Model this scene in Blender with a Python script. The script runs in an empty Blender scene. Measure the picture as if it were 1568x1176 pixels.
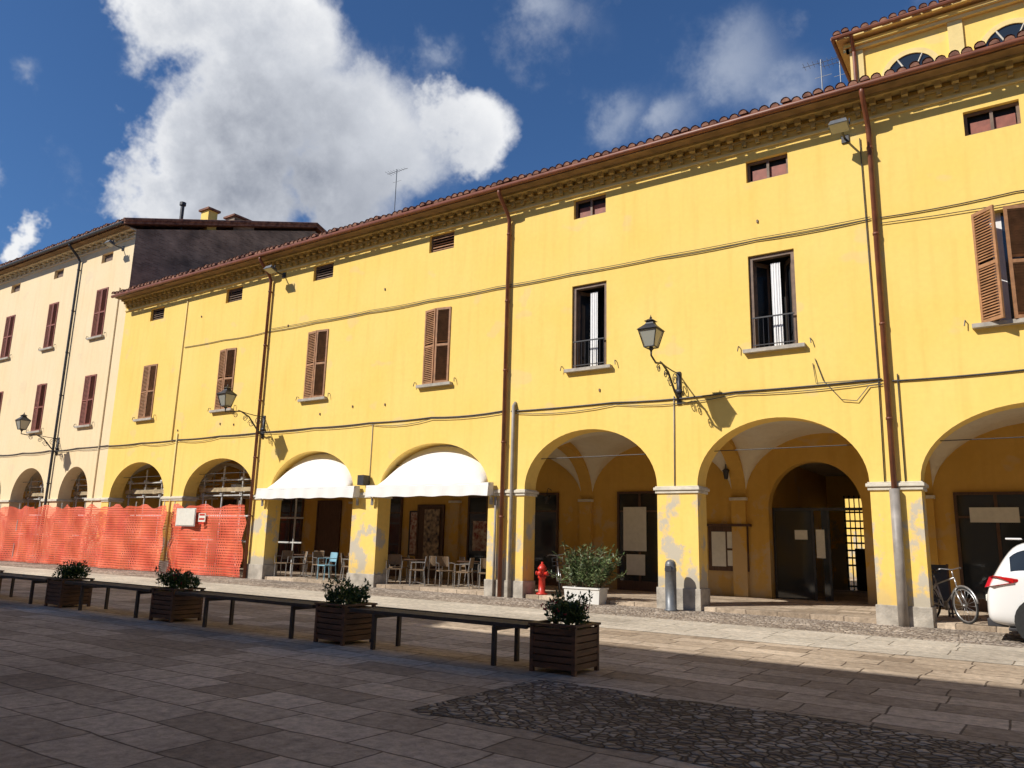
import bpy, math, random
from mathutils import Vector, Matrix
random.seed(7)
R=random.random
def U_(a,b): return a+(b-a)*R()
scene=bpy.context.scene
# ------------------------------------------------------------ camera
D=17.4;H=1.4;FPX=1194.0
a=math.radians(34.4);p=math.radians(11.5);ro=math.radians(1.46)
fh=Vector((-math.sin(a),math.cos(a),0));rr=Vector((math.cos(a),math.sin(a),0));ZZ=Vector((0,0,1))
F=fh*math.cos(p)+ZZ*math.sin(p);UU=-fh*math.sin(p)+ZZ*math.cos(p)
CR=rr*math.cos(ro)+UU*math.sin(ro);CU=-rr*math.sin(ro)+UU*math.cos(ro)
def ray(u,v): return (F*FPX+CR*(u-784)-CU*(v-588)).normalized()
cam=bpy.data.cameras.new('camera');cam.lens=FPX/1568*36;cam.sensor_width=36;cam.clip_end=2000
co=bpy.data.objects.new('camera',cam);scene.collection.objects.link(co)
M3=Matrix((CR,CU,-F)).transposed().to_4x4();co.matrix_world=Matrix.Translation((0,-D,H))@M3
scene.camera=co
scene.view_settings.view_transform='Standard';scene.view_settings.look='None';scene.view_settings.exposure=0
# ------------------------------------------------------------ sun / sky
sd=Vector((1.0,1.6,-1.55)).normalized()
sl=bpy.data.lights.new('sun','SUN');sl.energy=5.0;sl.angle=math.radians(.5);sl.color=(1,.94,.85)
so=bpy.data.objects.new('sun',sl);scene.collection.objects.link(so);so.rotation_euler=sd.to_track_quat('-Z','Y').to_euler();so.location=(-20,-40,50)
w=bpy.data.worlds.new('World');scene.world=w;w.use_nodes=True
try:
    w.cycles.sampling_method='MANUAL';w.cycles.sample_map_resolution=256
except Exception: pass
nt=w.node_tree;N=nt.nodes;L=nt.links;N.clear()
def nd(t,**k):
    n=N.new(t)
    for a_,b_ in k.items(): setattr(n,a_,b_)
    return n
def mth(op,x,y=None,clamp=False):
    n=N.new('ShaderNodeMath');n.operation=op;n.use_clamp=clamp
    for i,q in enumerate((x,y)):
        if q is None: continue
        if isinstance(q,(int,float)): n.inputs[i].default_value=q
        else: L.new(q,n.inputs[i])
    return n.outputs[0]
sky=nd('ShaderNodeTexSky',sky_type='NISHITA',sun_disc=False)
sky.sun_elevation=math.asin(-sd.z);sky.sun_rotation=math.radians(212);sky.air_density=1.0;sky.dust_density=.3;sky.ozone_density=3.0
tint=nd('ShaderNodeMix',data_type='RGBA',blend_type='MULTIPLY');tint.inputs[0].default_value=1
L.new(sky.outputs[0],tint.inputs[6]);tint.inputs[7].default_value=(.50,.74,1.0,1)
bgs=nd('ShaderNodeBackground');L.new(tint.outputs[2],bgs.inputs[0]);bgs.inputs[1].default_value=.1
tc=nd('ShaderNodeTexCoord')
big=[(300,50,125,1),(440,60,150,1),(400,180,175,1),(270,265,115,1),(565,200,125,1),(695,190,85,1),(520,290,110,1),(380,300,120,1),(225,290,75,.8),(45,375,42,.75),(-200,250,160,.9),(2000,200,260,.9)]
wisp=[(930,165,85,.75),(1020,190,75,.7),(1110,80,135,.8),(1190,110,90,.7),(680,75,45,.6),(850,15,80,.6),(-10,100,50,.6),(240,110,60,.7)]
off=nd('ShaderNodeTexNoise');off.inputs['Scale'].default_value=5.5;off.inputs['Detail'].default_value=6;off.inputs['Roughness'].default_value=.62
L.new(tc.outputs['Generated'],off.inputs['Vector'])
vs=nd('ShaderNodeVectorMath',operation='SUBTRACT');L.new(off.outputs['Color'],vs.inputs[0]);vs.inputs[1].default_value=(.5,.5,.5)
vm=nd('ShaderNodeVectorMath',operation='SCALE');L.new(vs.outputs[0],vm.inputs[0]);vm.inputs['Scale'].default_value=.22
va=nd('ShaderNodeVectorMath',operation='ADD');L.new(vm.outputs[0],va.inputs[0]);L.new(tc.outputs['Generated'],va.inputs[1])
n2=nd('ShaderNodeTexNoise');n2.inputs['Scale'].default_value=11;n2.inputs['Detail'].default_value=6;n2.inputs['Roughness'].default_value=.62
L.new(tc.outputs['Generated'],n2.inputs['Vector'])
def density(vec,blobs):
    cur=None
    for (u,v,r,wt) in blobs:
        c=ray(u,v);rad=((ray(u+r,v)-c).length+(ray(u,v+r)-c).length)/2*1.15
        d=nd('ShaderNodeVectorMath',operation='DISTANCE');L.new(vec,d.inputs[0]);d.inputs[1].default_value=c
        m=nd('ShaderNodeMapRange');L.new(d.outputs['Value'],m.inputs[0]);m.inputs[1].default_value=rad;m.inputs[2].default_value=0;m.inputs[3].default_value=0;m.inputs[4].default_value=wt
        if cur is None: cur=m.outputs[0]
        else:
            s=nd('ShaderNodeMath',operation='SMOOTH_MAX');L.new(cur,s.inputs[0]);L.new(m.outputs[0],s.inputs[1]);s.inputs[2].default_value=.15;cur=s.outputs[0]
    return cur
d1=density(va.outputs[0],big);d1w=density(va.outputs[0],wisp)
nn=mth('MULTIPLY',mth('SUBTRACT',n2.outputs[0],.5),.9)
def cover(d,lo,hi,g0,g1):
    mr=nd('ShaderNodeMapRange',interpolation_type='SMOOTHSTEP');L.new(mth('ADD',d,nn),mr.inputs[0]);mr.inputs[1].default_value=lo;mr.inputs[2].default_value=hi
    gt=nd('ShaderNodeMapRange');L.new(d,gt.inputs[0]);gt.inputs[1].default_value=g0;gt.inputs[2].default_value=g1
    return mth('MULTIPLY',mr.outputs[0],gt.outputs[0],True)
fac=cover(d1,.12,.5,.03,.2);facw=mth('MULTIPLY',cover(d1w,.1,.85,.02,.5),.72)
belly=nd('ShaderNodeVectorMath',operation='DISTANCE');L.new(va.outputs[0],belly.inputs[0]);belly.inputs[1].default_value=ray(470,300)
bm=nd('ShaderNodeMapRange');L.new(belly.outputs['Value'],bm.inputs[0]);bm.inputs[1].default_value=.26;bm.inputs[2].default_value=.03
d3=mth('ADD',mth('ADD',mth('MULTIPLY',bm.outputs[0],.75),mth('MULTIPLY',d1,.2)),mth('MULTIPLY',mth('SUBTRACT',n2.outputs[0],.5),1.1))
cr=nd('ShaderNodeValToRGB');L.new(d3,cr.inputs[0]);e=cr.color_ramp.elements
e[0].position=.15;e[0].color=(.94,.95,.97,1);e[1].position=.95;e[1].color=(.32,.35,.42,1);x=e.new(.5);x.color=(.64,.67,.73,1)
bgc=nd('ShaderNodeBackground');L.new(cr.outputs[0],bgc.inputs[0]);bgc.inputs[1].default_value=.95
bgw=nd('ShaderNodeBackground');bgw.inputs[0].default_value=(.55,.62,.76,1);bgw.inputs[1].default_value=.8
mw=nd('ShaderNodeMixShader');L.new(facw,mw.inputs[0]);L.new(bgs.outputs[0],mw.inputs[1]);L.new(bgw.outputs[0],mw.inputs[2])
mx=nd('ShaderNodeMixShader');L.new(fac,mx.inputs[0]);L.new(mw.outputs[0],mx.inputs[1]);L.new(bgc.outputs[0],mx.inputs[2])
wo=nd('ShaderNodeOutputWorld');L.new(mx.outputs[0],wo.inputs[0])
# ------------------------------------------------------------ materials
def mk(name):
    m=bpy.data.materials.new(name);m.use_nodes=True;t=m.node_tree;b=t.nodes['Principled BSDF'];return m,t,b
def mat(name,col,rough=.7,var=.15,scale=6,bump=.0,bscale=40,metal=0,c2=None,spec=None,stretch=(1,1,1)):
    m,t,b=mk(name);n=t.nodes;l=t.links
    tcx=n.new('ShaderNodeTexCoord');mp=n.new('ShaderNodeMapping');mp.inputs['Scale'].default_value=stretch;l.new(tcx.outputs['Object'],mp.inputs[0])
    nz=n.new('ShaderNodeTexNoise');nz.inputs['Scale'].default_value=scale;nz.inputs['Detail'].default_value=3;l.new(mp.outputs[0],nz.inputs['Vector'])
    r=n.new('ShaderNodeValToRGB');l.new(nz.outputs[0],r.inputs[0]);q=r.color_ramp.elements
    q[0].position=.3;q[1].position=.7
    q[0].color=tuple(c*(1-var) for c in col)+(1,);q[1].color=(tuple(c2) if c2 else tuple(min(1,c*(1+var)) for c in col))+(1,)
    l.new(r.outputs[0],b.inputs['Base Color']);b.inputs['Roughness'].default_value=rough;b.inputs['Metallic'].default_value=metal
    if spec is not None: b.inputs['Specular IOR Level'].default_value=spec
    if bump:
        z=n.new('ShaderNodeTexNoise');z.inputs['Scale'].default_value=bscale;z.inputs['Detail'].default_value=2;l.new(mp.outputs[0],z.inputs['Vector'])
        bp=n.new('ShaderNodeBump');bp.inputs['Strength'].default_value=bump;bp.inputs['Distance'].default_value=.02;l.new(z.outputs[0],bp.inputs['Height']);l.new(bp.outputs[0],b.inputs['Normal'])
    return m
def ramp(n,l,src,stops):
    r=n.new('ShaderNodeValToRGB');l.new(src,r.inputs[0]);q=r.color_ramp.elements
    q[0].position=stops[0][0];q[0].color=stops[0][1];q[1].position=stops[-1][0];q[1].color=stops[-1][1]
    for s in stops[1:-1]:
        x=q.new(s[0]);x.color=s[1]
    return r.outputs[0]
def g(v): return (v,v,v,1)
def mixc(n,l,f,a_,b_,bt='MIX'):
    m=n.new('ShaderNodeMix');m.data_type='RGBA';m.blend_type=bt
    if isinstance(f,(int,float)): m.inputs[0].default_value=f
    else: l.new(f,m.inputs[0])
    for i,q in ((6,a_),(7,b_)):
        if isinstance(q,tuple): m.inputs[i].default_value=q
        else: l.new(q,m.inputs[i])
    return m.outputs[2]
def plaster(name,col,col2,worn=(.50,.48,.43,1),low=1.0,wornamt=.85,patch=.16):
    m,t,b=mk(name);n=t.nodes;l=t.links
    def mm(op,x,y):
        q=n.new('ShaderNodeMath');q.operation=op;q.use_clamp=True
        for i,s in enumerate((x,y)):
            if isinstance(s,(int,float)): q.inputs[i].default_value=s
            else: l.new(s,q.inputs[i])
        return q.outputs[0]
    tcx=n.new('ShaderNodeTexCoord');P=tcx.outputs['Object']
    def noise(sc,det,st=(1,1,1),ro_=.55):
        mp=n.new('ShaderNodeMapping');mp.inputs['Scale'].default_value=st;l.new(P,mp.inputs[0])
        z=n.new('ShaderNodeTexNoise');z.inputs['Scale'].default_value=sc;z.inputs['Detail'].default_value=det;z.inputs['Roughness'].default_value=ro_;l.new(mp.outputs[0],z.inputs['Vector']);return z.outputs[0]
    base=mixc(n,l,ramp(n,l,noise(.45,4),[(.35,g(0)),(.68,g(1))]),col,col2)
    st=ramp(n,l,noise(1.6,3,(3,3,.22)),[(.5,g(1)),(.85,(.86,.80,.72,1))])
    base=mixc(n,l,.55,base,st,'MULTIPLY')
    fine=ramp(n,l,noise(9,4),[(.3,g(.94)),(.7,g(1.0))])
    base=mixc(n,l,1.0,base,fine,'MULTIPLY')
    pt=ramp(n,l,noise(.9,3,(1,1,1.4),.4),[(.64,g(0)),(.67,g(1))])
    base=mixc(n,l,mm('MULTIPLY',pt,patch),base,worn)
    sep=n.new('ShaderNodeSeparateXYZ');l.new(P,sep.inputs[0])
    zf=n.new('ShaderNodeMapRange');l.new(sep.outputs[2],zf.inputs[0]);zf.inputs[1].default_value=3.0*low;zf.inputs[2].default_value=.2;zf.inputs[3].default_value=0;zf.inputs[4].default_value=1
    wn=ramp(n,l,mm('ADD',mm('MULTIPLY',zf.outputs[0],.16),noise(1.7,5,(1,1,.8),.65)),[(.58,g(0)),(.66,g(1))])
    zc=n.new('ShaderNodeMapRange');l.new(sep.outputs[2],zc.inputs[0]);zc.inputs[1].default_value=2.9;zc.inputs[2].default_value=2.4
    base=mixc(n,l,mm('MULTIPLY',mm('MULTIPLY',wn,zc.outputs[0]),wornamt),base,worn)
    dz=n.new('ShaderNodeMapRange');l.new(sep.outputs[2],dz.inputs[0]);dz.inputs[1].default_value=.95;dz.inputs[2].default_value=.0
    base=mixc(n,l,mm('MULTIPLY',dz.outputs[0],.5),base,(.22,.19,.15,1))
    l.new(base,b.inputs['Base Color']);b.inputs['Roughness'].default_value=.88;b.inputs['Specular IOR Level'].default_value=.25
    bp=n.new('ShaderNodeBump');bp.inputs['Strength'].default_value=.2;bp.inputs['Distance'].default_value=.02
    l.new(noise(5,5,(1,1,1),.7),bp.inputs['Height']);l.new(bp.outputs[0],b.inputs['Normal'])
    return m
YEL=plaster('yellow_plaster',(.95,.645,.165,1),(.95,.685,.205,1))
YEL2=plaster('yellow_plaster_inner_shaded',(.62,.36,.07,1),(.70,.42,.10,1),wornamt=.3)  # inner walls: yellow plaster darkened to ochre, arcade shade put into its colour
CRM=plaster('cream_plaster',(.90,.70,.42,1),(.90,.73,.47,1),worn=(.6,.5,.38,1),wornamt=.5)
VLT=plaster('vault_plaster',(.76,.66,.47,1),(.8,.73,.58,1),worn=(.6,.52,.4,1),wornamt=0)
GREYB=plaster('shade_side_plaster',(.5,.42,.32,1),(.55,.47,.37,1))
CORN=mat('cornice_ochre',(.50,.36,.13),.85,.2,3,.2,30)
CORNL=mat('cornice_cream',(.72,.60,.38),.85,.15,3,.2,30)
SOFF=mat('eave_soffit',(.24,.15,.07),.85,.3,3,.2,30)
MOULD=mat('moulding',(.80,.62,.26),.85,.1,3,.2,30)
CAPM=mat('capital_stone',(.66,.61,.50),.85,.15,5,.3,30)
STONE=mat('plinth_stone',(.42,.38,.32),.85,.3,4,.5,25)
TILE=mat('roof_tile',(.20,.07,.045),.85,.5,5,.4,20,c2=(.32,.15,.09))
PIPE=mat('downpipe_brown',(.20,.065,.03),.45,.25,4,0,metal=0)
PIPEG=mat('pipe_grey',(.30,.27,.24),.5,.25,4)
DARK=mat('dark_iron',(.035,.035,.04),.5,.3,8)
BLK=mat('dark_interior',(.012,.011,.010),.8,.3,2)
SHB=mat('shutter_brown',(.37,.185,.085),.6,.25,7,.1,30)
SHR=mat('shutter_red',(.27,.085,.055),.6,.2,7,.1,30)
FRM=mat('window_frame',(.17,.11,.075),.6,.25,7)
SILL=mat('sill_stone',(.42,.38,.32),.8,.2,7,.2)
WHT=mat('white_cloth',(.80,.79,.76),.85,.04,3)
CURT=mat('curtain_white',(.8,.8,.8),.9,.08,8,stretch=(6,6,.5))
BRD=mat('wood_planter',(.12,.062,.036),.6,.4,5,.3,30,stretch=(1,1,6))
SOIL=mat('soil',(.05,.035,.02),.95,.4,20,.5)
STEEL=mat('bench_steel',(.06,.05,.045),.6,.3,6)
GRAYM=mat('grey_metal',(.16,.17,.18),.45,.15,8,metal=.3)
REDP=mat('red_paint',(.55,.035,.02),.4,.15,10)
WPL=mat('white_plastic',(.75,.74,.70),.5,.06,5)
SCAF=mat('scaffold_steel',(.62,.62,.60),.5,.2,6)
PLANK=mat('plank',(.42,.33,.2),.8,.3,5,.3,stretch=(1,8,1))
TWIG=mat('twig',(.16,.12,.07),.8,.3,5)
PAPER=mat('paper',(.7,.68,.6),.8,.06,9)
POSTR=mat('poster_red',(.45,.06,.05),.6,.5,9,c2=(.6,.5,.4))
POSTB=mat('poster_mix',(.05,.06,.12),.6,.6,7,c2=(.55,.4,.25))
BLUE=mat('blue_chair',(.22,.42,.52),.5,.1,6)
WICK=mat('wicker',(.22,.15,.09),.75,.35,60,.5,80)
ALU=mat('aluminium',(.5,.5,.5),.35,.1,8,metal=.8)
WOODD=mat('door_wood',(.09,.045,.025),.55,.3,6,.1,stretch=(5,5,1))
TYRE=mat('tyre',(.02,.02,.02),.85,.2,20)
CARW=mat('car_paint_white',(.78,.78,.77),.25,.02,2);CARW.node_tree.nodes['Principled BSDF'].inputs['Coat Weight'].default_value=.8
TAIL=mat('tail_light',(.5,.01,.01),.15,.1,10)
def glass(name,col=(.02,.025,.03),r=.06):
    m,t,b=mk(name);b.inputs['Base Color'].default_value=col+(1,);b.inputs['Roughness'].default_value=r;b.inputs['Specular IOR Level'].default_value=.8;return m
GLS=glass('window_glass');LGLS=glass('lantern_glass',(.35,.35,.3),.15)
def leafm(name,c1,c2,c3):
    m,t,b=mk(name);n=t.nodes;l=t.links
    gi=n.new('ShaderNodeNewGeometry');r=ramp(n,l,gi.outputs['Random Per Island'],[(0,c1+(1,)),(.5,c2+(1,)),(1,c3+(1,))])
    l.new(r,b.inputs['Base Color']);b.inputs['Roughness'].default_value=.5
    return m
LEAF=leafm('leaves',(.022,.05,.012),(.05,.10,.022),(.12,.17,.035))
OLEA=leafm('oleander_leaves',(.03,.06,.02),(.09,.14,.045),(.20,.24,.10))
FLOW=mat('petals_red',(.45,.02,.04),.6,.2,8)
def brickm():
    m,t,b=mk('old_brick');n=t.nodes;l=t.links
    tcx=n.new('ShaderNodeTexCoord');sp=n.new('ShaderNodeSeparateXYZ');l.new(tcx.outputs['Object'],sp.inputs[0]);cb=n.new('ShaderNodeCombineXYZ');l.new(sp.outputs[1],cb.inputs[0]);l.new(sp.outputs[2],cb.inputs[1])
    br=n.new('ShaderNodeTexBrick');l.new(cb.outputs[0],br.inputs['Vector']);br.inputs['Color1'].default_value=(.26,.16,.10,1);br.inputs['Color2'].default_value=(.42,.28,.18,1);br.inputs['Mortar'].default_value=(.32,.25,.18,1);br.inputs['Scale'].default_value=1;br.inputs['Brick Width'].default_value=.27;br.inputs['Row Height'].default_value=.08;br.inputs['Mortar Size'].default_value=.012
    nz=n.new('ShaderNodeTexNoise');nz.inputs['Scale'].default_value=.9;nz.inputs['Detail'].default_value=5;l.new(tcx.outputs['Object'],nz.inputs['Vector'])
    c=mixc(n,l,1,br.outputs[0],ramp(n,l,nz.outputs[0],[(.3,g(.5)),(.7,g(1.35))]),'MULTIPLY')
    l.new(c,b.inputs['Base Color']);b.inputs['Roughness'].default_value=.9
    return m
BRK=brickm()
def slabs(name,c1,c2,mo,bw,rh,k=1.0,stain=.5):
    m,t,b=mk(name);n=t.nodes;l=t.links
    tcx=n.new('ShaderNodeTexCoord');P=tcx.outputs['Object']
    wz=n.new('ShaderNodeTexNoise');wz.inputs['Scale'].default_value=1.2;wz.inputs['Detail'].default_value=2;l.new(P,wz.inputs['Vector'])
    ws=n.new('ShaderNodeVectorMath');ws.operation='SCALE';l.new(wz.outputs['Color'],ws.inputs[0]);ws.inputs['Scale'].default_value=.12
    ad=n.new('ShaderNodeVectorMath');l.new(ws.outputs[0],ad.inputs[0]);l.new(P,ad.inputs[1])
    br=n.new('ShaderNodeTexBrick');l.new(ad.outputs[0],br.inputs['Vector']);br.inputs['Color1'].default_value=c1;br.inputs['Color2'].default_value=c2;br.inputs['Mortar'].default_value=mo
    br.inputs['Scale'].default_value=1;br.inputs['Brick Width'].default_value=bw;br.inputs['Row Height'].default_value=rh;br.inputs['Mortar Size'].default_value=.011;br.inputs['Mortar Smooth'].default_value=.4;br.offset=.37;br.squash=.7;br.squash_frequency=3
    def nz(s,d,r=.55):
        z=n.new('ShaderNodeTexNoise');z.inputs['Scale'].default_value=s;z.inputs['Detail'].default_value=d;z.inputs['Roughness'].default_value=r;l.new(P,z.inputs['Vector']);return z.outputs[0]
    c=mixc(n,l,1,br.outputs[0],ramp(n,l,nz(.35,4),[(.3,(.76,.73,.70,1)),(.7,(1.22,1.2,1.16,1))]),'MULTIPLY')
    f2=nz(9,6,.72)
    c=mixc(n,l,1,c,ramp(n,l,f2,[(.3,g(.62)),(.7,g(1.28))]),'MULTIPLY')
    c=mixc(n,l,ramp(n,l,nz(2.3,5,.7),[(.58,g(0)),(.75,g(stain))]),c,(.17,.12,.09,1))
    l.new(c,b.inputs['Base Color']);b.inputs['Roughness'].default_value=.92;b.inputs['Specular IOR Level'].default_value=.12
    bp=n.new('ShaderNodeBump');bp.inputs['Strength'].default_value=.8;bp.inputs['Distance'].default_value=.025
    h=n.new('ShaderNodeMath');h.operation='MULTIPLY_ADD';l.new(br.outputs['Fac'],h.inputs[0]);h.inputs[1].default_value=-1;l.new(f2,h.inputs[2])
    l.new(h.outputs[0],bp.inputs['Height']);l.new(bp.outputs[0],b.inputs['Normal']);return m
def cobbles(name,k=1.0,bd=.05):
    m,t,b=mk(name);n=t.nodes;l=t.links
    tcx=n.new('ShaderNodeTexCoord');P=tcx.outputs['Object']
    vd=n.new('ShaderNodeTexVoronoi');vd.feature='DISTANCE_TO_EDGE';vd.inputs['Scale'].default_value=11;vd.inputs['Randomness'].default_value=.9;l.new(P,vd.inputs['Vector'])
    vc=n.new('ShaderNodeTexVoronoi');vc.inputs['Scale'].default_value=11;vc.inputs['Randomness'].default_value=.9;l.new(P,vc.inputs['Vector'])
    sp=n.new('ShaderNodeSeparateXYZ');l.new(vc.outputs['Color'],sp.inputs[0])
    c=ramp(n,l,sp.outputs[0],[(0,(.16*k,.13*k,.105*k,1)),(.5,(.27*k,.225*k,.18*k,1)),(1,(.42*k,.365*k,.30*k,1))])
    nz=n.new('ShaderNodeTexNoise');nz.inputs['Scale'].default_value=.8;nz.inputs['Detail'].default_value=5;l.new(P,nz.inputs['Vector'])
    c=mixc(n,l,1,c,ramp(n,l,nz.outputs[0],[(.3,g(.65)),(.7,g(1.25))]),'MULTIPLY')
    e_=ramp(n,l,vd.outputs['Distance'],[(.01,g(0)),(.12,g(1))])
    c=mixc(n,l,e_,(.12*k,.095*k,.075*k,1),c)
    l.new(c,b.inputs['Base Color']);b.inputs['Roughness'].default_value=.9;b.inputs['Specular IOR Level'].default_value=.12
    rd=ramp(n,l,vd.outputs['Distance'],[(.0,g(0)),(.1,g(.6)),(.35,g(1))])
    bp=n.new('ShaderNodeBump');bp.inputs['Strength'].default_value=1;bp.inputs['Distance'].default_value=bd;l.new(rd,bp.inputs['Height']);l.new(bp.outputs[0],b.inputs['Normal']);return m
SLAB=slabs('stone_slabs',(.35,.28,.21,1),(.60,.50,.39,1),(.19,.15,.115,1),.95,.47)
LANE=slabs('stone_lane_slabs',(.52,.48,.41,1),(.62,.57,.49,1),(.28,.25,.20,1),1.3,.62,stain=.2)
COB=cobbles('cobble_stones',1.05);COB2=cobbles('cobble_light',1.75,.03)
def netm():
    m,t,b=mk('orange_netting');n=t.nodes;l=t.links
    tcx=n.new('ShaderNodeTexCoord');sp=n.new('ShaderNodeSeparateXYZ');l.new(tcx.outputs['Object'],sp.inputs[0])
    def M_(op,x,y=None):
        q=n.new('ShaderNodeMath');q.operation=op
        for i,s in enumerate((x,y)):
            if s is None: continue
            if isinstance(s,(int,float)): q.inputs[i].default_value=s
            else: l.new(s,q.inputs[i])
        return q.outputs[0]
    gx=M_('GREATER_THAN',M_('FRACT',M_('MULTIPLY',sp.outputs[0],14)),.55)
    gz=M_('GREATER_THAN',M_('FRACT',M_('MULTIPLY',sp.outputs[2],11)),.5)
    hole=M_('MULTIPLY',gx,gz)
    b.inputs['Roughness'].default_value=.6
    nz=n.new('ShaderNodeTexNoise');nz.inputs['Scale'].default_value=1.5;l.new(tcx.outputs['Object'],nz.inputs['Vector'])
    l.new(ramp(n,l,nz.outputs[0],[(.3,(.66,.09,.045,1)),(.7,(.88,.19,.09,1))]),b.inputs['Base Color'])
    tr=n.new('ShaderNodeBsdfTransparent');mx_=n.new('ShaderNodeMixShader');l.new(hole,mx_.inputs[0]);l.new(b.outputs[0],mx_.inputs[1]);l.new(tr.outputs[0],mx_.inputs[2])
    l.new(mx_.outputs[0],n['Material Output'].inputs[0]);return m
NET=netm()
# ------------------------------------------------------------ mesh builder
class MB:
    def __init__(s): s.v=[];s.f=[];s.m=[];s.mats=[]
    def mi(s,m):
        if m not in s.mats: s.mats.append(m)
        return s.mats.index(m)
    def add(s,vs,fs,m,T=None):
        o=len(s.v);k=s.mi(m)
        for q in vs:
            q=Vector(q);s.v.append(T@q if T else q)
        for q in fs: s.f.append([i+o for i in q]);s.m.append(k)
    def quad(s,a_,b_,c_,d_,m,T=None): s.add([a_,b_,c_,d_],[(0,1,2,3)],m,T)
    def box(s,x0,x1,y0,y1,z0,z1,m,T=None,bev=0):
        vs=[(x,y,z) for z in (z0,z1) for y in (y0,y1) for x in (x0,x1)]
        s.add(vs,[(0,2,3,1),(4,5,7,6),(0,1,5,4),(2,6,7,3),(0,4,6,2),(1,3,7,5)],m,T)
    def tube(s,pts,r,m,seg=8,T=None,cap=True):
        pts=[Vector(q) for q in pts];n=len(pts);rs=r if isinstance(r,(list,tuple)) else [r]*n
        vs=[];fs=[]
        prev=None
        for i in range(n):
            d=(pts[min(i+1,n-1)]-pts[max(i-1,0)]).normalized()
            if prev is None:
                u=d.orthogonal().normalized()
            else:
                u=prev-d*prev.dot(d)
                u=u.normalized() if u.length>1e-6 else d.orthogonal().normalized()
            prev=u;v_=d.cross(u)
            for k in range(seg):
                an=2*math.pi*k/seg;vs.append(pts[i]+(u*math.cos(an)+v_*math.sin(an))*rs[i])
        for i in range(n-1):
            for k in range(seg):
                a_=i*seg+k;b_=i*seg+(k+1)%seg;fs.append((a_,b_,b_+seg,a_+seg))
        if cap: fs.append(tuple(range(seg))[::-1]);fs.append(tuple(range((n-1)*seg,n*seg)))
        s.add(vs,fs,m,T)
    def rev(s,prof,m,c=(0,0,0),seg=16,T=None,ph=0):
        vs=[];fs=[];n=len(prof)
        for (r,z) in prof:
            for k in range(seg):
                an=2*math.pi*k/seg+ph;vs.append((c[0]+r*math.cos(an),c[1]+r*math.sin(an),c[2]+z))
        for i in range(n-1):
            for k in range(seg):
                a_=i*seg+k;b_=i*seg+(k+1)%seg;fs.append((a_,b_,b_+seg,a_+seg))
        fs.append(tuple(range(seg))[::-1]);fs.append(tuple(range((n-1)*seg,n*seg)))
        s.add(vs,fs,m,T)
    def out(s,name,parent=None,smooth=False,loc=None,rot=None,bevel=0,subsurf=0):
        me=bpy.data.meshes.new(name);me.from_pydata([tuple(q) for q in s.v],[],s.f)
        for m in s.mats: me.materials.append(m)
        me.polygons.foreach_set('material_index',s.m)
        if smooth: me.polygons.foreach_set('use_smooth',[True]*len(s.f))
        me.update();o=bpy.data.objects.new(name,me);scene.collection.objects.link(o)
        if parent: o.parent=parent
        if loc: o.location=loc
        if rot: o.rotation_euler=rot
        if bevel:
            b=o.modifiers.new('bevel','BEVEL');b.width=bevel;b.segments=2;b.limit_method='ANGLE'
        if subsurf:
            b=o.modifiers.new('sub','SUBSURF');b.levels=subsurf;b.render_levels=subsurf
        return o
def empty(name,loc=(0,0,0),rz=0):
    o=bpy.data.objects.new(name,None);scene.collection.objects.link(o);o.location=loc;o.rotation_euler=(0,0,rz);o.empty_display_size=.2;return o
def TR(x,y,z,rz=0,rx=0,ry=0): return Matrix.Translation((x,y,z))@Matrix.Rotation(rz,4,'Z')@Matrix.Rotation(rx,4,'X')@Matrix.Rotation(ry,4,'Y')
# ------------------------------------------------------------ facade helpers
ZS=2.8
def arcade(mb,x0,x1,zt,arches,y0,y1,m,zs=ZS,z0=0,NS=28,intr=None):
    intr=intr or m
    xs=[x0]
    for A in arches: xs+=[A[0],A[1]]
    xs.append(x1)
    for i in range(0,len(xs),2):
        a_,b_=xs[i],xs[i+1]
        if b_-a_<.001: continue
        for y in (y0,y1): mb.quad((a_,y,z0),(b_,y,z0),(b_,y,zt),(a_,y,zt),m)
        for x in (a_,b_): mb.quad((x,y0,z0),(x,y1,z0),(x,y1,zs),(x,y0,zs),m)
    for (a_,b_,top) in arches:
        c=(a_+b_)/2;h=(b_-a_)/2;rise=top-zs
        P=[(c-h*math.cos(math.pi*k/NS),zs+rise*math.sin(math.pi*k/NS)) for k in range(NS+1)]
        for k in range(NS):
            (xa,za),(xb,zb)=P[k],P[k+1]
            for y in (y0,y1): mb.quad((xa,y,za),(xb,y,zb),(xb,y,zt),(xa,y,zt),m)
            mb.quad((xa,y0,za),(xb,y0,zb),(xb,y1,zb),(xa,y1,za),intr)
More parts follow.
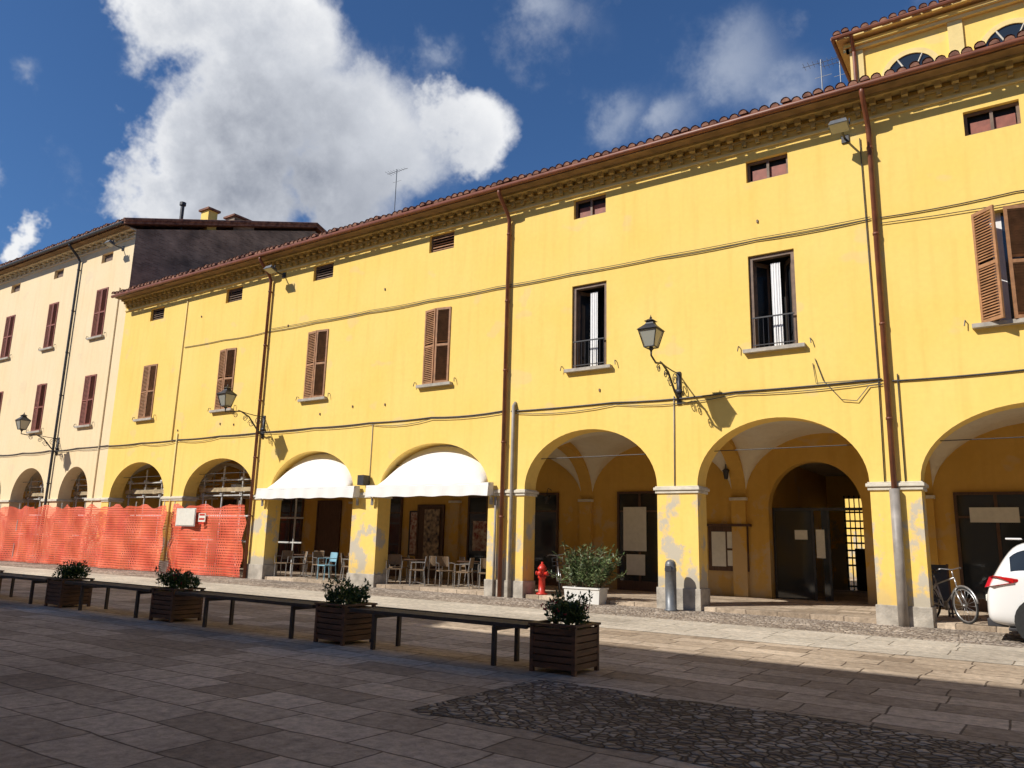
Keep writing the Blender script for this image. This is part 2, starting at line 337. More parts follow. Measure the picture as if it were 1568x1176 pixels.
def upper(mb,x0,x1,z0,z1,wins,y,m,rev=.24):
    xs=sorted(set([x0,x1]+[q for w_ in wins for q in w_[:2]]));zs=sorted(set([z0,z1]+[q for w_ in wins for q in w_[2:4]]))
    for i in range(len(xs)-1):
        for j in range(len(zs)-1):
            cx=(xs[i]+xs[i+1])/2;cz=(zs[j]+zs[j+1])/2
            if any(w_[0]<cx<w_[1] and w_[2]<cz<w_[3] for w_ in wins): continue
            mb.quad((xs[i],y,zs[j]),(xs[i+1],y,zs[j]),(xs[i+1],y,zs[j+1]),(xs[i],y,zs[j+1]),m)
    for (a_,b_,c_,d_) in wins:
        for q in (((a_,c_),(b_,c_)),((a_,d_),(b_,d_)),((a_,c_),(a_,d_)),((b_,c_),(b_,d_))):
            (p0,p1)=q;mb.quad((p0[0],y,p0[1]),(p1[0],y,p1[1]),(p1[0],y+rev,p1[1]),(p0[0],y+rev,p0[1]),m)
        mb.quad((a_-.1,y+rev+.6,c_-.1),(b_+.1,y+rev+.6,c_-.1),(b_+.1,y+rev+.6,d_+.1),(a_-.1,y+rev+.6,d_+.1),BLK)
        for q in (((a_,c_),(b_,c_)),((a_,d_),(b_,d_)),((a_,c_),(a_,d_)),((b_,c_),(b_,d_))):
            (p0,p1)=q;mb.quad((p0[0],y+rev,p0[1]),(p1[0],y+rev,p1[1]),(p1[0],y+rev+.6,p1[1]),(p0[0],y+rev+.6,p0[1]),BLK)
def leaf(mb,w_,h,m,T):
    t=.045;f_=.055
    mb.box(0,f_,0,t,0,h,m,T);mb.box(w_-f_,w_,0,t,0,h,m,T)
    for z in (0,h*.5-.03,h-.07): mb.box(f_,w_-f_,.002,t-.002,z,z+.07,m,T)
    z=.09
    while z<h-.09:
        if not (h*.5-.06<z<h*.5+.05):
            mb.add([(f_,-.004,z),(w_-f_,-.004,z),(w_-f_,t*.8,z+.045),(f_,t*.8,z+.045),(f_,.004,z-.008),(w_-f_,.004,z-.008),(w_-f_,t*.8+.008,z+.037),(f_,t*.8+.008,z+.037)],[(0,1,2,3),(4,7,6,5),(0,4,5,1)],m,T)
        z+=.058
def closed_shutters(mb,a_,b_,z0,z1,m,y=.0,aj=0):
    w_=(b_-a_)/2-.006
    leaf(mb,w_,z1-z0,m,TR(a_,y-.0,z0,-aj))
    T=TR(b_,y+.045,z0,math.pi+aj);leaf(mb,w_,z1-z0,m,T)
    mb.quad((a_,y+.2,z0),(b_,y+.2,z0),(b_,y+.2,z1),(a_,y+.2,z1),GLS)
def sill(mb,a_,b_,z,m=SILL):
    mb.box(a_-.16,b_+.16,-.13,.1,z-.085,z-.002,m)
    for x in (a_-.27,b_+.27):
        mb.tube([(x,.0,z+.1),(x,-.07,z+.1),(x+.02*(1 if x>a_ else -1),-.09,z-.02)],.012,DARK,5)
def rollroof(mb,x0,x1,p0,p1,m,sp=.24,r=.1):
    n=int((x1-x0)/sp)
    (ya,za),(yb,zb)=p0,p1
    for i in range(n+1):
        x=x0+i*sp+U_(-.015,.015);jy=U_(-.05,.04);rz=U_(-.02,.02)
        rws=6;vs=[];fs=[]
        for k in range(rws):
            t0=k/rws;t1=(k+1)/rws+.01
            for (t,lift,r_) in ((t0,.025,r*1.05),(t1,.0,r*.9)):
                y=ya+(yb-ya)*t+(jy if k==0 else 0);z=za+(zb-za)*t+lift+rz
                for q in range(6):
                    an=math.pi*q/5;vs.append((x+r_*math.cos(an),y,z+r_*math.sin(an)))
            o=k*12
            for q in range(5): fs.append((o+q,o+q+1,o+6+q+1,o+6+q))
        mb.add(vs,fs,m)
        mb.add([(x+.095*math.cos(math.pi*q/5),ya+jy+.02,za+rz+.02+.095*math.sin(math.pi*q/5)) for q in range(6)],[tuple(range(6))],m)
def cornice(mb,x0,x1,zb,zt,ov,m,md,dent=.32):
    h=zt-zb
    mb.box(x0,x1,-.05,-.001,zb,zb+.06,md)
    mb.box(x0,x1,-.09,-.001,zb+h*.45,zb+h*.45+.05,m)
    x=x0+.1
    while x<x1-.15:
        mb.box(x,x+.13,-.2,-.001,zb+h*.45+.052,zb+h*.78,m);mb.box(x+.02,x+.11,-.11,-.001,zb+h*.25,zb+h*.45-.002,m);x+=dent
    mb.box(x0,x1,-.27,-.001,zb+h*.78+.002,zb+h*.9,m)
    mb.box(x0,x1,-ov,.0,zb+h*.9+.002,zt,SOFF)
# ------------------------------------------------------------ YELLOW BUILDING
yb=empty('yellow_arcade_building')
XL,XR=-32.3,27.0
AR=[(-31.76,-27.93,4.18),(-26.67,-22.62,4.13),(-21.76,-17.77,4.18),(-16.70,-12.60,4.19),(-11.43,-7.65,4.29),(-6.65,-2.97,4.27),(-2.03,2.15,4.25),(3.1,7.1,4.25),(8.1,12,4.25),(13,17,4.25),(18,22,4.25),(23,26.5,4.25)]
WX=[(-30.32,-29.36),(-25.26,-24.3),(-20.4,-19.42),(-15.16,-14.18),(-10.03,-9.0),(-5.29,-4.24),(-.74,.31),(4.6,5.6),(9.5,10.5),(14.5,15.5),(19.5,20.5),(24.3,25.3)]
WZ=[(5.93,8.16),(5.93,8.22),(5.95,8.28),(5.95,8.26),(5.9,8.19),(5.87,8.13),(5.85,8.15)]+[(5.9,8.15)]*5
AZ=[(10.08,10.6),(10.08,10.64),(10.12,10.68),(10.13,10.7),(10.1,10.66),(9.98,10.53),(9.88,10.42)]+[(9.9,10.45)]*5
wins=[];att=[]
for (x0,x1),(z0,z1),(q0,q1) in zip(WX,WZ,AZ):
    wins.append((x0,x1,z0,z1));c=(x0+x1)/2;att.append((c-.49,c+.49,q0,q1))
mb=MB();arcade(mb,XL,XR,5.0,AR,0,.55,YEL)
ZW=10.78
edges=[XL]+[(WX[i][1]+WX[i+1][0])/2 for i in range(len(WX)-1)]+[XR]
for i in range(len(WX)): upper(mb,edges[i],edges[i+1],5.0,ZW+.55,[wins[i],att[i]],0,YEL)
mb.quad((XL,.0,0),(XL,12,0),(XL,12,11.3),(XL,0,11.3),YEL);mb.quad((XR,0,0),(XR,12,0),(XR,12,11.3),(XR,0,11.3),YEL)
bx=[(-6.4,-4.0),(-5.85,-4.6)]
mb.quad((XL,12,0),(bx[1][0],12,0),(bx[1][0],12,11.3),(XL,12,11.3),YEL);mb.quad((bx[1][1],12,0),(XR,12,0),(XR,12,11.3),(bx[1][1],12,11.3),YEL);mb.quad((bx[1][0],12,3.2),(bx[1][1],12,3.2),(bx[1][1],12,11.3),(bx[1][0],12,11.3),YEL)
mb.out('walls',yb)
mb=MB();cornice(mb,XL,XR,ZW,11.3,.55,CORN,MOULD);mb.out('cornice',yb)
mb=MB()
PIL=[(XL,-31.76),(-27.93,-26.67),(-22.62,-21.76),(-17.77,-16.70),(-12.6,-11.43),(-7.65,-6.65),(-2.97,-2.03),(2.15,3.1),(7.1,8.1),(12,13),(17,18),(22,23)]
for i,(x0,x1) in enumerate(PIL):
    l0=x0-.07 if i else x0+.003
    mb.box(l0,x1+.07,-.075,.62,2.70,2.77,CAPM);mb.box(l0+.03 if i else l0,x1+.04,-.04,.585,2.63,2.698,CAPM);mb.box(l0+.03 if i else l0,x1+.04,-.035,.58,2.772,2.80,CAPM)
    mb.box(l0+.035 if i else l0,x1+.035,-.035,.58,-.02,.38+.05*(i%3),STONE)
mb.out('pillar_mouldings',yb,bevel=.012)
YB=4.5
def vaults(x0,x1,arches,par,zc=4.5,m=VLT):
    cs=[x0]+[(arches[i][1]+arches[i+1][0])/2 for i in range(len(arches)-1)]+[x1]
    mb=MB();n=22
    for i in range(len(arches)):
        a_,b_=cs[i],cs[i+1];c=(a_+b_)/2;h=(b_-a_)/2-.18;yc=(.55+YB)/2;hy=(YB-.55)/2
        vs=[];fs=[]
        for j in range(n+1):
            for k in range(n+1):
                x=a_+.18+(2*h)*(1-math.cos(math.pi*j/n))/2;y=.55+2*hy*(1-math.cos(math.pi*k/n))/2
                s1=max(0,1-((x-c)/h)**2);s2=max(0,1-((y-yc)/hy)**2)
                vs.append((x,y,2.8+(zc-2.8)*math.sqrt(max(s1,s2))))
        for j in range(n):
            for k in range(n): q=j*(n+1)+k;fs.append((q,q+1,q+n+2,q+n+1))
        mb.add(vs,fs,m)
    mb.box(x0,x1,.56,YB+.3,zc+.02,zc+.25,m)
    o=mb.out('vaulted_ceiling',par,smooth=True)
    mb=MB()
    for i in range(1,len(arches)):
        x=cs[i];yc=(.55+YB)/2;hy=(YB-.55)/2;ns=18
        P=[(yc-hy*math.cos(math.pi*k/ns),2.8+1.5*math.sin(math.pi*k/ns)) for k in range(ns+1)]
        for k in range(ns):
            (y0,z0),(y1,z1)=P[k],P[k+1]
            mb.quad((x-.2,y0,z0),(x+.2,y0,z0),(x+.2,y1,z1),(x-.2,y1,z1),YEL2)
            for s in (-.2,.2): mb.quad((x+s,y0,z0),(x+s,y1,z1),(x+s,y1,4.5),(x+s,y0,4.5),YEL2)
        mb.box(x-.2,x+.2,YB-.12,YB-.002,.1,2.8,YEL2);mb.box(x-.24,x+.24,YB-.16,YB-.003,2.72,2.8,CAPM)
    for i in range(len(arches)):
        # tie rods across each arch
        mb.tube([(arches[i][0],.5,3.62),(arches[i][0]+.35,.3,3.62),(arches[i][1]-.35,.3,3.62),(arches[i][1],.5,3.62)],.010,DARK,5)
    mb.out('transverse_arches',par)
vaults(XL,XR,AR,yb)
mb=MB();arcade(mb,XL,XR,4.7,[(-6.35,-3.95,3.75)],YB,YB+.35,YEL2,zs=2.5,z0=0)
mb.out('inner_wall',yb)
mb=MB()
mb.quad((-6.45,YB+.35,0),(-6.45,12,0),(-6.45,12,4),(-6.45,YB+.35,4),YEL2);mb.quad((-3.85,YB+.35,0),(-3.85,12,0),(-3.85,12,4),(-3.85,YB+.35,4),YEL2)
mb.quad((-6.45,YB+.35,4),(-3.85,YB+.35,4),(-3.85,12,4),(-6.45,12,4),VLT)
mb.out('passage',yb)
mb=MB()
def shop(x0,x1,z1,z0=.1,m=GLS,fr=WOODD,mull=1):
    y=YB-.05
    mb.box(x0,x1,y,YB-.003,z0,z1,m);mb.box(x0-.07,x0-.002,y-.03,YB-.004,z0,z1+.07,fr);mb.box(x1+.002,x1+.07,y-.03,YB-.004,z0,z1+.07,fr);mb.box(x0,x1,y-.03,YB-.004,z1+.002,z1+.07,fr)
    for i in range(1,mull+1):
        x=x0+(x1-x0)*i/(mull+1);mb.box(x-.035,x+.035,y-.025,y-.002,z0,z1,fr)
    mb.box(x0+.003,x1-.003,y-.02,y-.003,z0,z0+.28,fr)
    mb.box(x0+.003,x1-.003,y-.018,y-.003,z1-.55,z1-.5,fr)
shop(-10.85,-9.5,2.95,mull=1);shop(-13.95,-13.1,2.95,mull=0);shop(-1.8,.6,2.8,mull=2);shop(3.6,6,2.8,mull=2);shop(9,11,2.8,mull=1)
shop(-16.6,-15.1,2.9);shop(-18.9,-17.8,2.6,mull=0,m=WOODD);shop(-21.3,-19.8,2.9,mull=1);shop(-24.2,-23.0,2.8,mull=0,m=WOODD);shop(-26.5,-25.2,2.9);shop(-30.5,-29,2.9)
mb.out('shopfronts',yb)
mb=MB();y=YB+.3
mb.box(-6.33,-3.97,y,y+.03,2.45,2.53,DARK)
for x in (-6.33,-5.3,-4.9,-4.0): mb.box(x,x+.06,y,y+.04,.1,2.45,DARK)
mb.box(-6.27,-5.3,y+.01,y+.02,.1,2.45,GLS)
mb.box(-5.05,-4.9,y+.01,y+.02,.1,2.45,GLS)
mb.box(-5.75,-5.42,y-.01,y+.005,1.68,1.93,PAPER);mb.box(-5.2,-4.98,y-.012,y-.002,1.2,1.95,PAPER)
for i in range(9): mb.box(-5.88+i*.16,-5.845+i*.16,11.9,11.93,.0,3.3,DARK)
mb.box(-5.6,-4.9,11.86,11.89,.1,1.5,DARK)
for z in (.2,.9,1.15,1.4,1.65,1.9,2.15,2.4,2.7): mb.box(-5.9,-4.5,11.93,11.96,z,z+.06,DARK)
mb.out('entrance_gate',yb)
mb=MB()
for i,(x0,x1,z0,z1) in enumerate(wins):
    sill(mb,x0,x1,z0)
    if i in (4,5):
        y=.13
        mb.box(x0,x0+.09,.06,y+.08,z0,z1,FRM);mb.box(x1-.09,x1,.06,y+.08,z0,z1,FRM);mb.box(x0+.09,x1-.09,.06,y+.08,z1-.09,z1,FRM)
        c=(x0+x1)/2
        T=TR(x0+.09,y+.06,z0,math.radians(55));wl=(x1-x0)/2-.1
        mb.box(0,wl,0,.04,0,.12,FRM,T);mb.box(0,wl,0,.04,z1-z0-.2,z1-z0-.1,FRM,T);mb.box(0,.06,0,.04,0,z1-z0-.1,FRM,T);mb.box(wl-.06,wl,0,.04,0,z1-z0-.1,FRM,T);mb.box(.06,wl-.06,.01,.02,.1,z1-z0-.15,GLS,T)
        T=TR(x1-.09,y+.1,z0,math.radians(125))
        mb.box(0,wl,0,.04,0,.12,FRM,T);mb.box(0,wl,0,.04,z1-z0-.2,z1-z0-.1,FRM,T);mb.box(0,.06,0,.04,0,z1-z0-.1,FRM,T);mb.box(wl-.06,wl,0,.04,0,z1-z0-.1,FRM,T);mb.box(.06,wl-.06,.01,.02,.1,z1-z0-.15,GLS,T)
        cx0=c-.06;npl=12;vs=[];fs=[]
        for k in range(npl+1):
            xx=cx0+.22*k/npl;yy=y+.06+.01*math.sin(k*1.9);vs+=[(xx,yy,z0+.02),(xx+.01*math.sin(k),yy,z1-.2)]
        for k in range(npl): fs.append((2*k,2*k+2,2*k+3,2*k+1))
        mb.add(vs,fs,CURT)
        mb.box(x0+.05,x1-.05,-.02,.005,z0+.72,z0+.75,DARK);mb.box(x0+.05,x1-.05,-.018,.003,z0+.08,z0+.1,DARK)
        for k in range(9):
            xx=x0+.08+k*(x1-x0-.16)/8;mb.tube([(xx,-.008,z0),(xx,-.008,z0+.72)],.008,DARK,5)
    elif i==6:
        h=z1-z0;wl=(x1-x0)/2-.01
        leaf(mb,wl,h,SHB,TR(x0,-.0,z0,-math.radians(42)));leaf(mb,wl,h,SHB,TR(x1,.03,z0,math.pi+math.radians(16)))
        mb.box(x0,x1,.2,.22,z0,z1,GLS);mb.box(x0+.3,x0+.5,.18,.19,z0,z1,CURT)
    else:
        aj={0:.05,1:.16,2:.12,3:.2}.get(i,.0);closed_shutters(mb,x0,x1,z0,z1,SHB,y=-.03,aj=aj)
mb.out('shutters_and_windows',yb)
mb=MB()
for i,(x0,x1,z0,z1) in enumerate(att):
    mb.box(x0,x1,.1,.16,z1-.06,z1,FRM);mb.box(x0,x1,.1,.16,z0,z0+.06,FRM);mb.box(x0,x0+.06,.1,.16,z0+.06,z1-.06,FRM);mb.box(x1-.06,x1,.1,.16,z0+.06,z1-.06,FRM)
    if i in (0,1,2,3):
        z=z0+.09
        while z<z1-.08: mb.box(x0+.06,x1-.06,.11,.15,z,z+.025,SHB if i==3 else FRM);z+=.09
    else:
        mb.box(x0+.06,x1-.06,.2,.21,z0+.06,z1-.06,BLK);mb.box((x0+x1)/2-.03,(x0+x1)/2+.03,.105,.155,z0+.06,z1-.06,FRM);mb.box(x0+.1,x1-.08,.17,.185,z0+.07,z1-.2,SHR)
mb.out('attic_windows',yb)
mb=MB();mb.add([(XL,-.6,11.3),(XR,-.6,11.3),(XR,6,13.35),(XL,6,13.35),(XR,12.6,11.3),(XL,12.6,11.3)],[(0,1,2,3),(3,2,4,5)],TILE)
mb.add([(XL,-.6,11.305),(XR,-.6,11.305),(XR,-.6,11.36),(XL,-.6,11.36)],[(0,1,2,3)],TILE)
mb.quad((XL,-.62,11.34),(XR,-.62,11.34),(XR,6,13.4),(XL,6,13.4),TILE)
rollroof(mb,XL+.12,XR-.1,(-.7,11.35),(6,13.42),TILE)
mb.quad((XR,0,11.3),(XR,6,13.35),(XR,12,11.3),(XR,0,11.3),YEL)
mb.tube([(XL,6,13.45),(XR,6,13.45)],.14,TILE)
mb.out('roof_tiles',yb,smooth=True)
mb=MB();mb.tube([(XL+.05,-.70,11.27),(XR,-.70,11.27)],.065,PIPE,10);
def dpipe(x,zt,zg=0,r=.055,m=PIPE,ov=.66):
    mb.tube([(x,-ov,zt+.0),(x,-ov,zt-.12),(x,-ov*.75,zt-.3),(x,-.2,zt-.58),(x,-.1,zt-.75),(x,-.1,zg)],r,m,12)
    z=zt-1.2
    while z>.5: mb.tube([(x,-.1,z),(x,-.1,z+.05)],r+.012,m,12);mb.box(x-.02,x+.02,-.1,.0,z,z+.04,m);z-=2.0
dpipe(-12.08,11.25);dpipe(-2.5,11.25);dpipe(-22.55,11.25);dpipe(7.6,11.25)
mb.tube([(-11.78,-.09,0),(-11.78,-.09,5.05),(-11.78,-.0,5.15)],.05,PIPEG,10);mb.tube([(-12.3,-.07,0),(-12.3,-.07,2.6)],.035,PIPEG,8)
mb.tube([(-2.5,-.12,0),(-2.5,-.12,2.65)],.095,PIPEG,12);mb.tube([(-2.68,-.03,2.8),(-2.66,-.03,5.0),(-2.7,-.03,10.4)],.012,DARK,5);mb.tube([(-2.3,-.03,2.8),(-2.3,-.03,5.0)],.012,DARK,5)
mb.tube([(-7.2,-.02,2.8),(-7.18,-.02,4.95)],.014,PIPEG,5)
mb.tube([(-27.75,-.03,4.9),(-27.72,-.03,10.6)],.022,MOULD,6);mb.tube([(-27.4,-.03,0.4),(-27.42,-.03,5.2)],.03,MOULD,6)
mb.tube([(-17.1,-.02,2.8),(-17.1,-.02,4.9)],.012,PIPEG,5)
mb.out('gutter_and_downpipes',yb,smooth=True)
mb=MB()
def cable(x0,x1,z,r=.014,sag=.05,y=-.03,step=2.4,dz=0):
    pts=[];n=max(2,int((x1-x0)/step))
    for i in range(n):
        a_=x0+(x1-x0)*i/n;b_=x0+(x1-x0)*(i+1)/n;s=sag*U_(.2,1)
        for k in range(5):
            t=k/5;pts.append((a_+(b_-a_)*t,y,z+dz*(a_+(b_-a_)*t-x0)/(x1-x0)-s*4*t*(1-t)))
    pts.append((x1,y,z+dz));mb.tube(pts,r,DARK,5)
cable(XL,-12.2,4.95,.018,.05);cable(-11.9,-2.6,4.92,.018,.05);cable(-2.4,XR,4.86,.018,.04);cable(XL,-12.2,4.9,.01,.12,-.045);cable(-11.8,-2.6,4.86,.01,.12,-.04)
cable(-27.6,-2.6,8.63,.013,.04,dz=-.17);cable(-2.4,XR,8.45,.013,.05);cable(-22.4,-2.6,8.68,.009,.03,-.035,dz=-.17)
cable(-2.4,8,8.32,.01,.2,-.04,5)
pts=[(-3.9,-.03,5.5),(-3.75,-.04,5.0),(-3.4,-.05,4.55),(-3.1,-.05,4.5),(-2.85,-.04,4.8),(-2.6,-.03,4.8)];mb.tube(pts,.01,DARK,5)
mb.tube([(-3.95,-.03,5.4),(-3.9,-.05,4.95),(-2.6,-.03,4.93)],.01,DARK,5)
for i in range(12):
    x=U_(-30,2);z=random.choice([U_(5.2,5.6),U_(8.5,10)]);mb.box(x,x+.035,-.03,-.001,z,z+.07,FRM)
mb.out('cables',yb)
def flood(x,z,y=-.62):
    o=empty('floodlight',(x,y,z));m_=MB()
    T=TR(0,0,0,0,math.radians(-18))
    m_.add([(-.2,-.16,-.05),(.2,-.16,-.05),(.2,.16,-.05),(-.2,.16,-.05),(-.16,-.12,.09),(.16,-.12,.09),(.16,.12,.09),(-.16,.12,.09)],[(0,1,2,3),(4,7,6,5),(0,4,5,1),(1,5,6,2),(2,6,7,3),(3,7,4,0)],GRAYM,T)
    m_.box(-.18,.18,-.14,.14,-.058,-.052,LGLS,T);m_.tube([(0,.1,0),(0,.35,-.02),(0,-y-.02,-.03)],.025,DARK,8);m_.box(-.08,.08,-y-.04,-y-.002,-.12,.06,DARK)
    for s in(-.22,.2): m_.box(s,s+.02,-.03,.03,-.02,.13,DARK,T)
    m_.out('housing',o,bevel=.008)
flood(-3.0,10.5);flood(-21.95,10.65)
# ------------------------------------------------------------ clerestory building behind
cb=empty('yellow_upper_hall')
mb=MB();cx0,cx1,cy=-3.42,14,4.0;zt=15.4;zl=13.95
mb.box(cx0,cx1,cy,13.5,11.5,zt,YEL)
mb.out('walls',cb)
mb=MB()
for c in (-1.95,.33,2.6,4.9,7.2,9.5):
    r=.6;ns=20
    P=[(c-r*math.cos(math.pi*k/ns),zl+r*math.sin(math.pi*k/ns)) for k in range(ns+1)]
    P2=[(c-(r+.14)*math.cos(math.pi*k/ns),zl+(r+.14)*math.sin(math.pi*k/ns)) for k in range(ns+1)]
    mb.add([(x,cy-.012,z) for x,z in P],[tuple(range(ns+1))],GLS)
    for k in range(ns):
        mb.quad((P[k][0],cy-.05,P[k][1]),(P[k+1][0],cy-.05,P[k+1][1]),(P2[k+1][0],cy-.05,P2[k+1][1]),(P2[k][0],cy-.05,P2[k][1]),MOULD)
        mb.quad((P[k][0],cy-.05,P[k][1]),(P[k+1][0],cy-.05,P[k+1][1]),(P[k+1][0],cy,P[k+1][1]),(P[k][0],cy,P[k][1]),MOULD)
        mb.quad((P2[k][0],cy-.05,P2[k][1]),(P2[k+1][0],cy-.05,P2[k+1][1]),(P2[k+1][0],cy,P2[k+1][1]),(P2[k][0],cy,P2[k][1]),MOULD)
    for an in (60,120): mb.tube([(c+.1*math.cos(math.radians(an)),cy-.03,zl),(c+r*math.cos(math.radians(an)),cy-.03,zl+r*math.sin(math.radians(an)))],.022,CAPM,6)
    mb.box(c-r-.14,c+r+.14,cy-.06,cy-.002,zl-.07,zl,MOULD)
for c in (-3.25,-.85,1.45,3.75,6.05,8.35): mb.box(c-.17,c+.17,cy-.07,cy-.003,12,zt-.3,MOULD)
mb.box(cx0-.08,cx1,cy-.12,cy-.004,zt-.3,zt-.2,MOULD);mb.box(cx0-.12,cx1,cy-.18,cy-.002,zt-.2+.002,zt-.08,YEL);mb.box(cx0-.3,cx1,cy-.34,13.9,zt+.003,zt+.07,MOULD)
mb.box(cx0-.15,cx0-.002,cy-.12,13.4,zt-.3,zt-.05,MOULD)
mb.out('trim_and_lunettes',cb)
mb=MB();mb.add([(cx0-.33,cy-.38,zt+.08),(cx1,cy-.38,zt+.08),(cx1,9,16.9),(cx0-.45+3,9,16.9),(cx0-.33,13.9,zt+.08),(cx1,13.9,zt+.08)],[(0,1,2,3),(0,3,4),(3,2,5,4)],TILE)
rollroof(mb,cx0-.25,cx1-.1,(cy-.46,zt+.1),(cy+.3,zt+.32),TILE)
mb.tube([(cx0-.38,cy-.46,zt+.03),(cx1,cy-.46,zt+.03)],.055,PIPE,8);mb.tube([(cx0-.36,cy-.46,zt+.03),(cx0-.36,13.9,zt+.03)],.055,PIPE,8)
mb.tube([(cx0+.12,cy-.44,zt),(cx0+.12,cy-.12,zt-.35),(cx0+.12,cy-.12,12)],.05,PIPE,8)
mb.out('roof',cb)
# ------------------------------------------------------------ LEFT BUILDING
lb=empty('cream_arcade_building');LX0,LX1=-62.0,-32.3
LA=[(-60.6,-57.4,4.2),(-56.2,-53,4.2),(-52,-48.8,4.2),(-47.6,-44.7,4.2),(-43.9,-41.4,4.2),(-40.38,-37.2,4.23),(-35.94,-33.49,4.16)]
LW=[(-60,-59.0),(-56,-55),(-52,-51),(-47.9,-47.0),(-43.75,-42.8),(-39.3,-38.4),(-34.95,-34.0)]
mb=MB();arcade(mb,LX0,LX1,5.0,LA,0,.55,CRM)
ed=[LX0]+[(LW[i][1]+LW[i+1][0])/2 for i in range(len(LW)-1)]+[LX1]
lw=[]
for i,(x0,x1) in enumerate(LW):
    ws=[(x0,x1,5.95,8.2),(x0,x1,9.95,12.2),(x0,x1,13.48,13.92)];lw.append(ws);upper(mb,ed[i],ed[i+1],5,14.6,ws,0,CRM)
mb.out('walls',lb)
mb=MB()
mb.add([(LX1-.002,.0,0),(LX1-.002,20,0),(LX1-.002,20,14.6),(LX1-.002,10,18.1),(LX1-.002,0,14.6)],[(0,1,2,3,4)],BRK)
mb.add([(LX0,.0,0),(LX0,20,0),(LX0,20,14.6),(LX0,10,18.1),(LX0,0,14.6)],[(0,1,2,3,4)],CRM);mb.quad((LX0,20,0),(LX1,20,0),(LX1,20,14.6),(LX0,20,14.6),CRM)
mb.out('gable_walls',lb)
mb=MB();cornice(mb,LX0,LX1,14.2,14.62,.55,CORNL,CRM,dent=.5);mb.out('cornice',lb)
mb=MB()
for i,ws in enumerate(lw):
    for (x0,x1,z0,z1) in ws[:2]: sill(mb,x0,x1,z0);closed_shutters(mb,x0,x1,z0,z1,SHR,y=-.03,aj=.1*R())
    (x0,x1,z0,z1)=ws[2];mb.box(x0,x1,.15,.17,z0,z1,FRM)
mb.out('shutters_and_windows',lb)
mb=MB();mb.add([(LX0,-.6,14.63),(LX1+.12,-.6,14.63),(LX1+.12,10,18.3),(LX0,10,18.3),(LX1+.12,20.5,14.6),(LX0,20.5,14.6),(LX0,-.6,14.75),(LX1+.12,-.6,14.75),(LX1+.12,10,18.45),(LX0,10,18.45),(LX1+.12,20.5,14.75),(LX0,20.5,14.75)],[(0,1,2,3),(3,2,4,5),(6,7,8,9),(9,8,10,11),(0,1,7,6),(1,2,8,7),(2,4,10,8)],TILE)
rollroof(mb,LX0+.1,LX1,(-.68,14.75),(10,18.4),TILE)
mb.tube([(LX1+.1,-.65,14.8),(LX1+.1,10,18.5),(LX1+.1,20.5,14.8)],.09,TILE,8)
mb.tube([(LX0,-.7,14.66),(LX1+.1,-.7,14.66)],.065,DARK,8)
mb.out('roof',lb)
mb=MB();dpipe(-36.75,14.65,m=DARK);mb.tube([(-33.0,-.03,.4),(-33.0,-.03,12)],.03,CRM,6)
cable(LX0,LX1,4.97,.018,.05);cable(LX0,LX1,4.9,.01,.1,-.045);mb.out('pipes_and_cables',lb)
mb=MB()
LP=[(LX0,-60.6),(-57.4,-56.2),(-53,-52),(-48.8,-47.6),(-44.7,-43.9),(-41.4,-40.38),(-37.2,-35.94),(-33.49,LX1)]
for i,(x0,x1) in enumerate(LP):
    e1=x1+.07 if i<len(LP)-1 else x1-.003;mb.box(x0-.07,e1,-.075,.62,2.68,2.78,CAPM);mb.box(x0-.035,e1-.03 if i<len(LP)-1 else e1,-.035,.58,0,.4,STONE)
mb.out('pillar_mouldings',lb,bevel=.012)
vaults(LX0,LX1,LA,lb)
mb=MB();mb.quad((LX0,YB,0),(LX1,YB,0),(LX1,YB,4.7),(LX0,YB,4.7),YEL2);mb.out('inner_wall',lb)
mb=MB();mb.box(-33.2,-32.6,3.6,4.1,15.6,17.0,YEL);mb.box(-33.3,-32.5,3.5,4.2,17.0,17.1,TILE);mb.tube([(-32.9,2.4,15.5),(-32.9,2.4,16.8)],.09,DARK,8);mb.tube([(-32.9,2.4,16.8),(-32.9,2.4,16.95)],.15,DARK,8);mb.box(-33.2,-32.5,5.0,6.2,16.4,17.15,BRK);mb.box(-33.3,-32.4,4.9,6.3,17.15,17.25,TILE);mb.out('chimneys',lb)
flood(-33.2,13.9)
# ------------------------------------------------------------ GROUND
def sheet(name,x0,x1,y0,y1,z,m):
    mb=MB();mb.quad((x0,y0,z),(x1,y0,z),(x1,y1,z),(x0,y1,z),m);return mb.out(name)
sheet('ground',-300,300,-300,300,0,SLAB)
# cobbled patch with an irregular stepped outline, like stones laid into the slabs
q=MB();n=60;top=[];bot=[]
for k in range(n+1):
    x=-4.6+44.6*(k/n)**1.6;top.append((x,-10.1+U_(-.07,.07),.004));bot.append((x,-12.1+U_(-.07,.07),.004))
for k in range(n): q.quad(bot[k],bot[k+1],top[k+1],top[k],COB)
q.out('cobbled_strip')
sheet('cobbled_pavement_edge',LX0,XR,-2.5,0.1,.004,COB2)
sheet('paved_lane',LX0,40,-4.9,-2.5,.005,LANE)
mb=MB();mb.box(LX0+.01,XR-.01,.05,12,-.02,.1,SLAB);mb.out('arcade_pavement',bevel=.01)
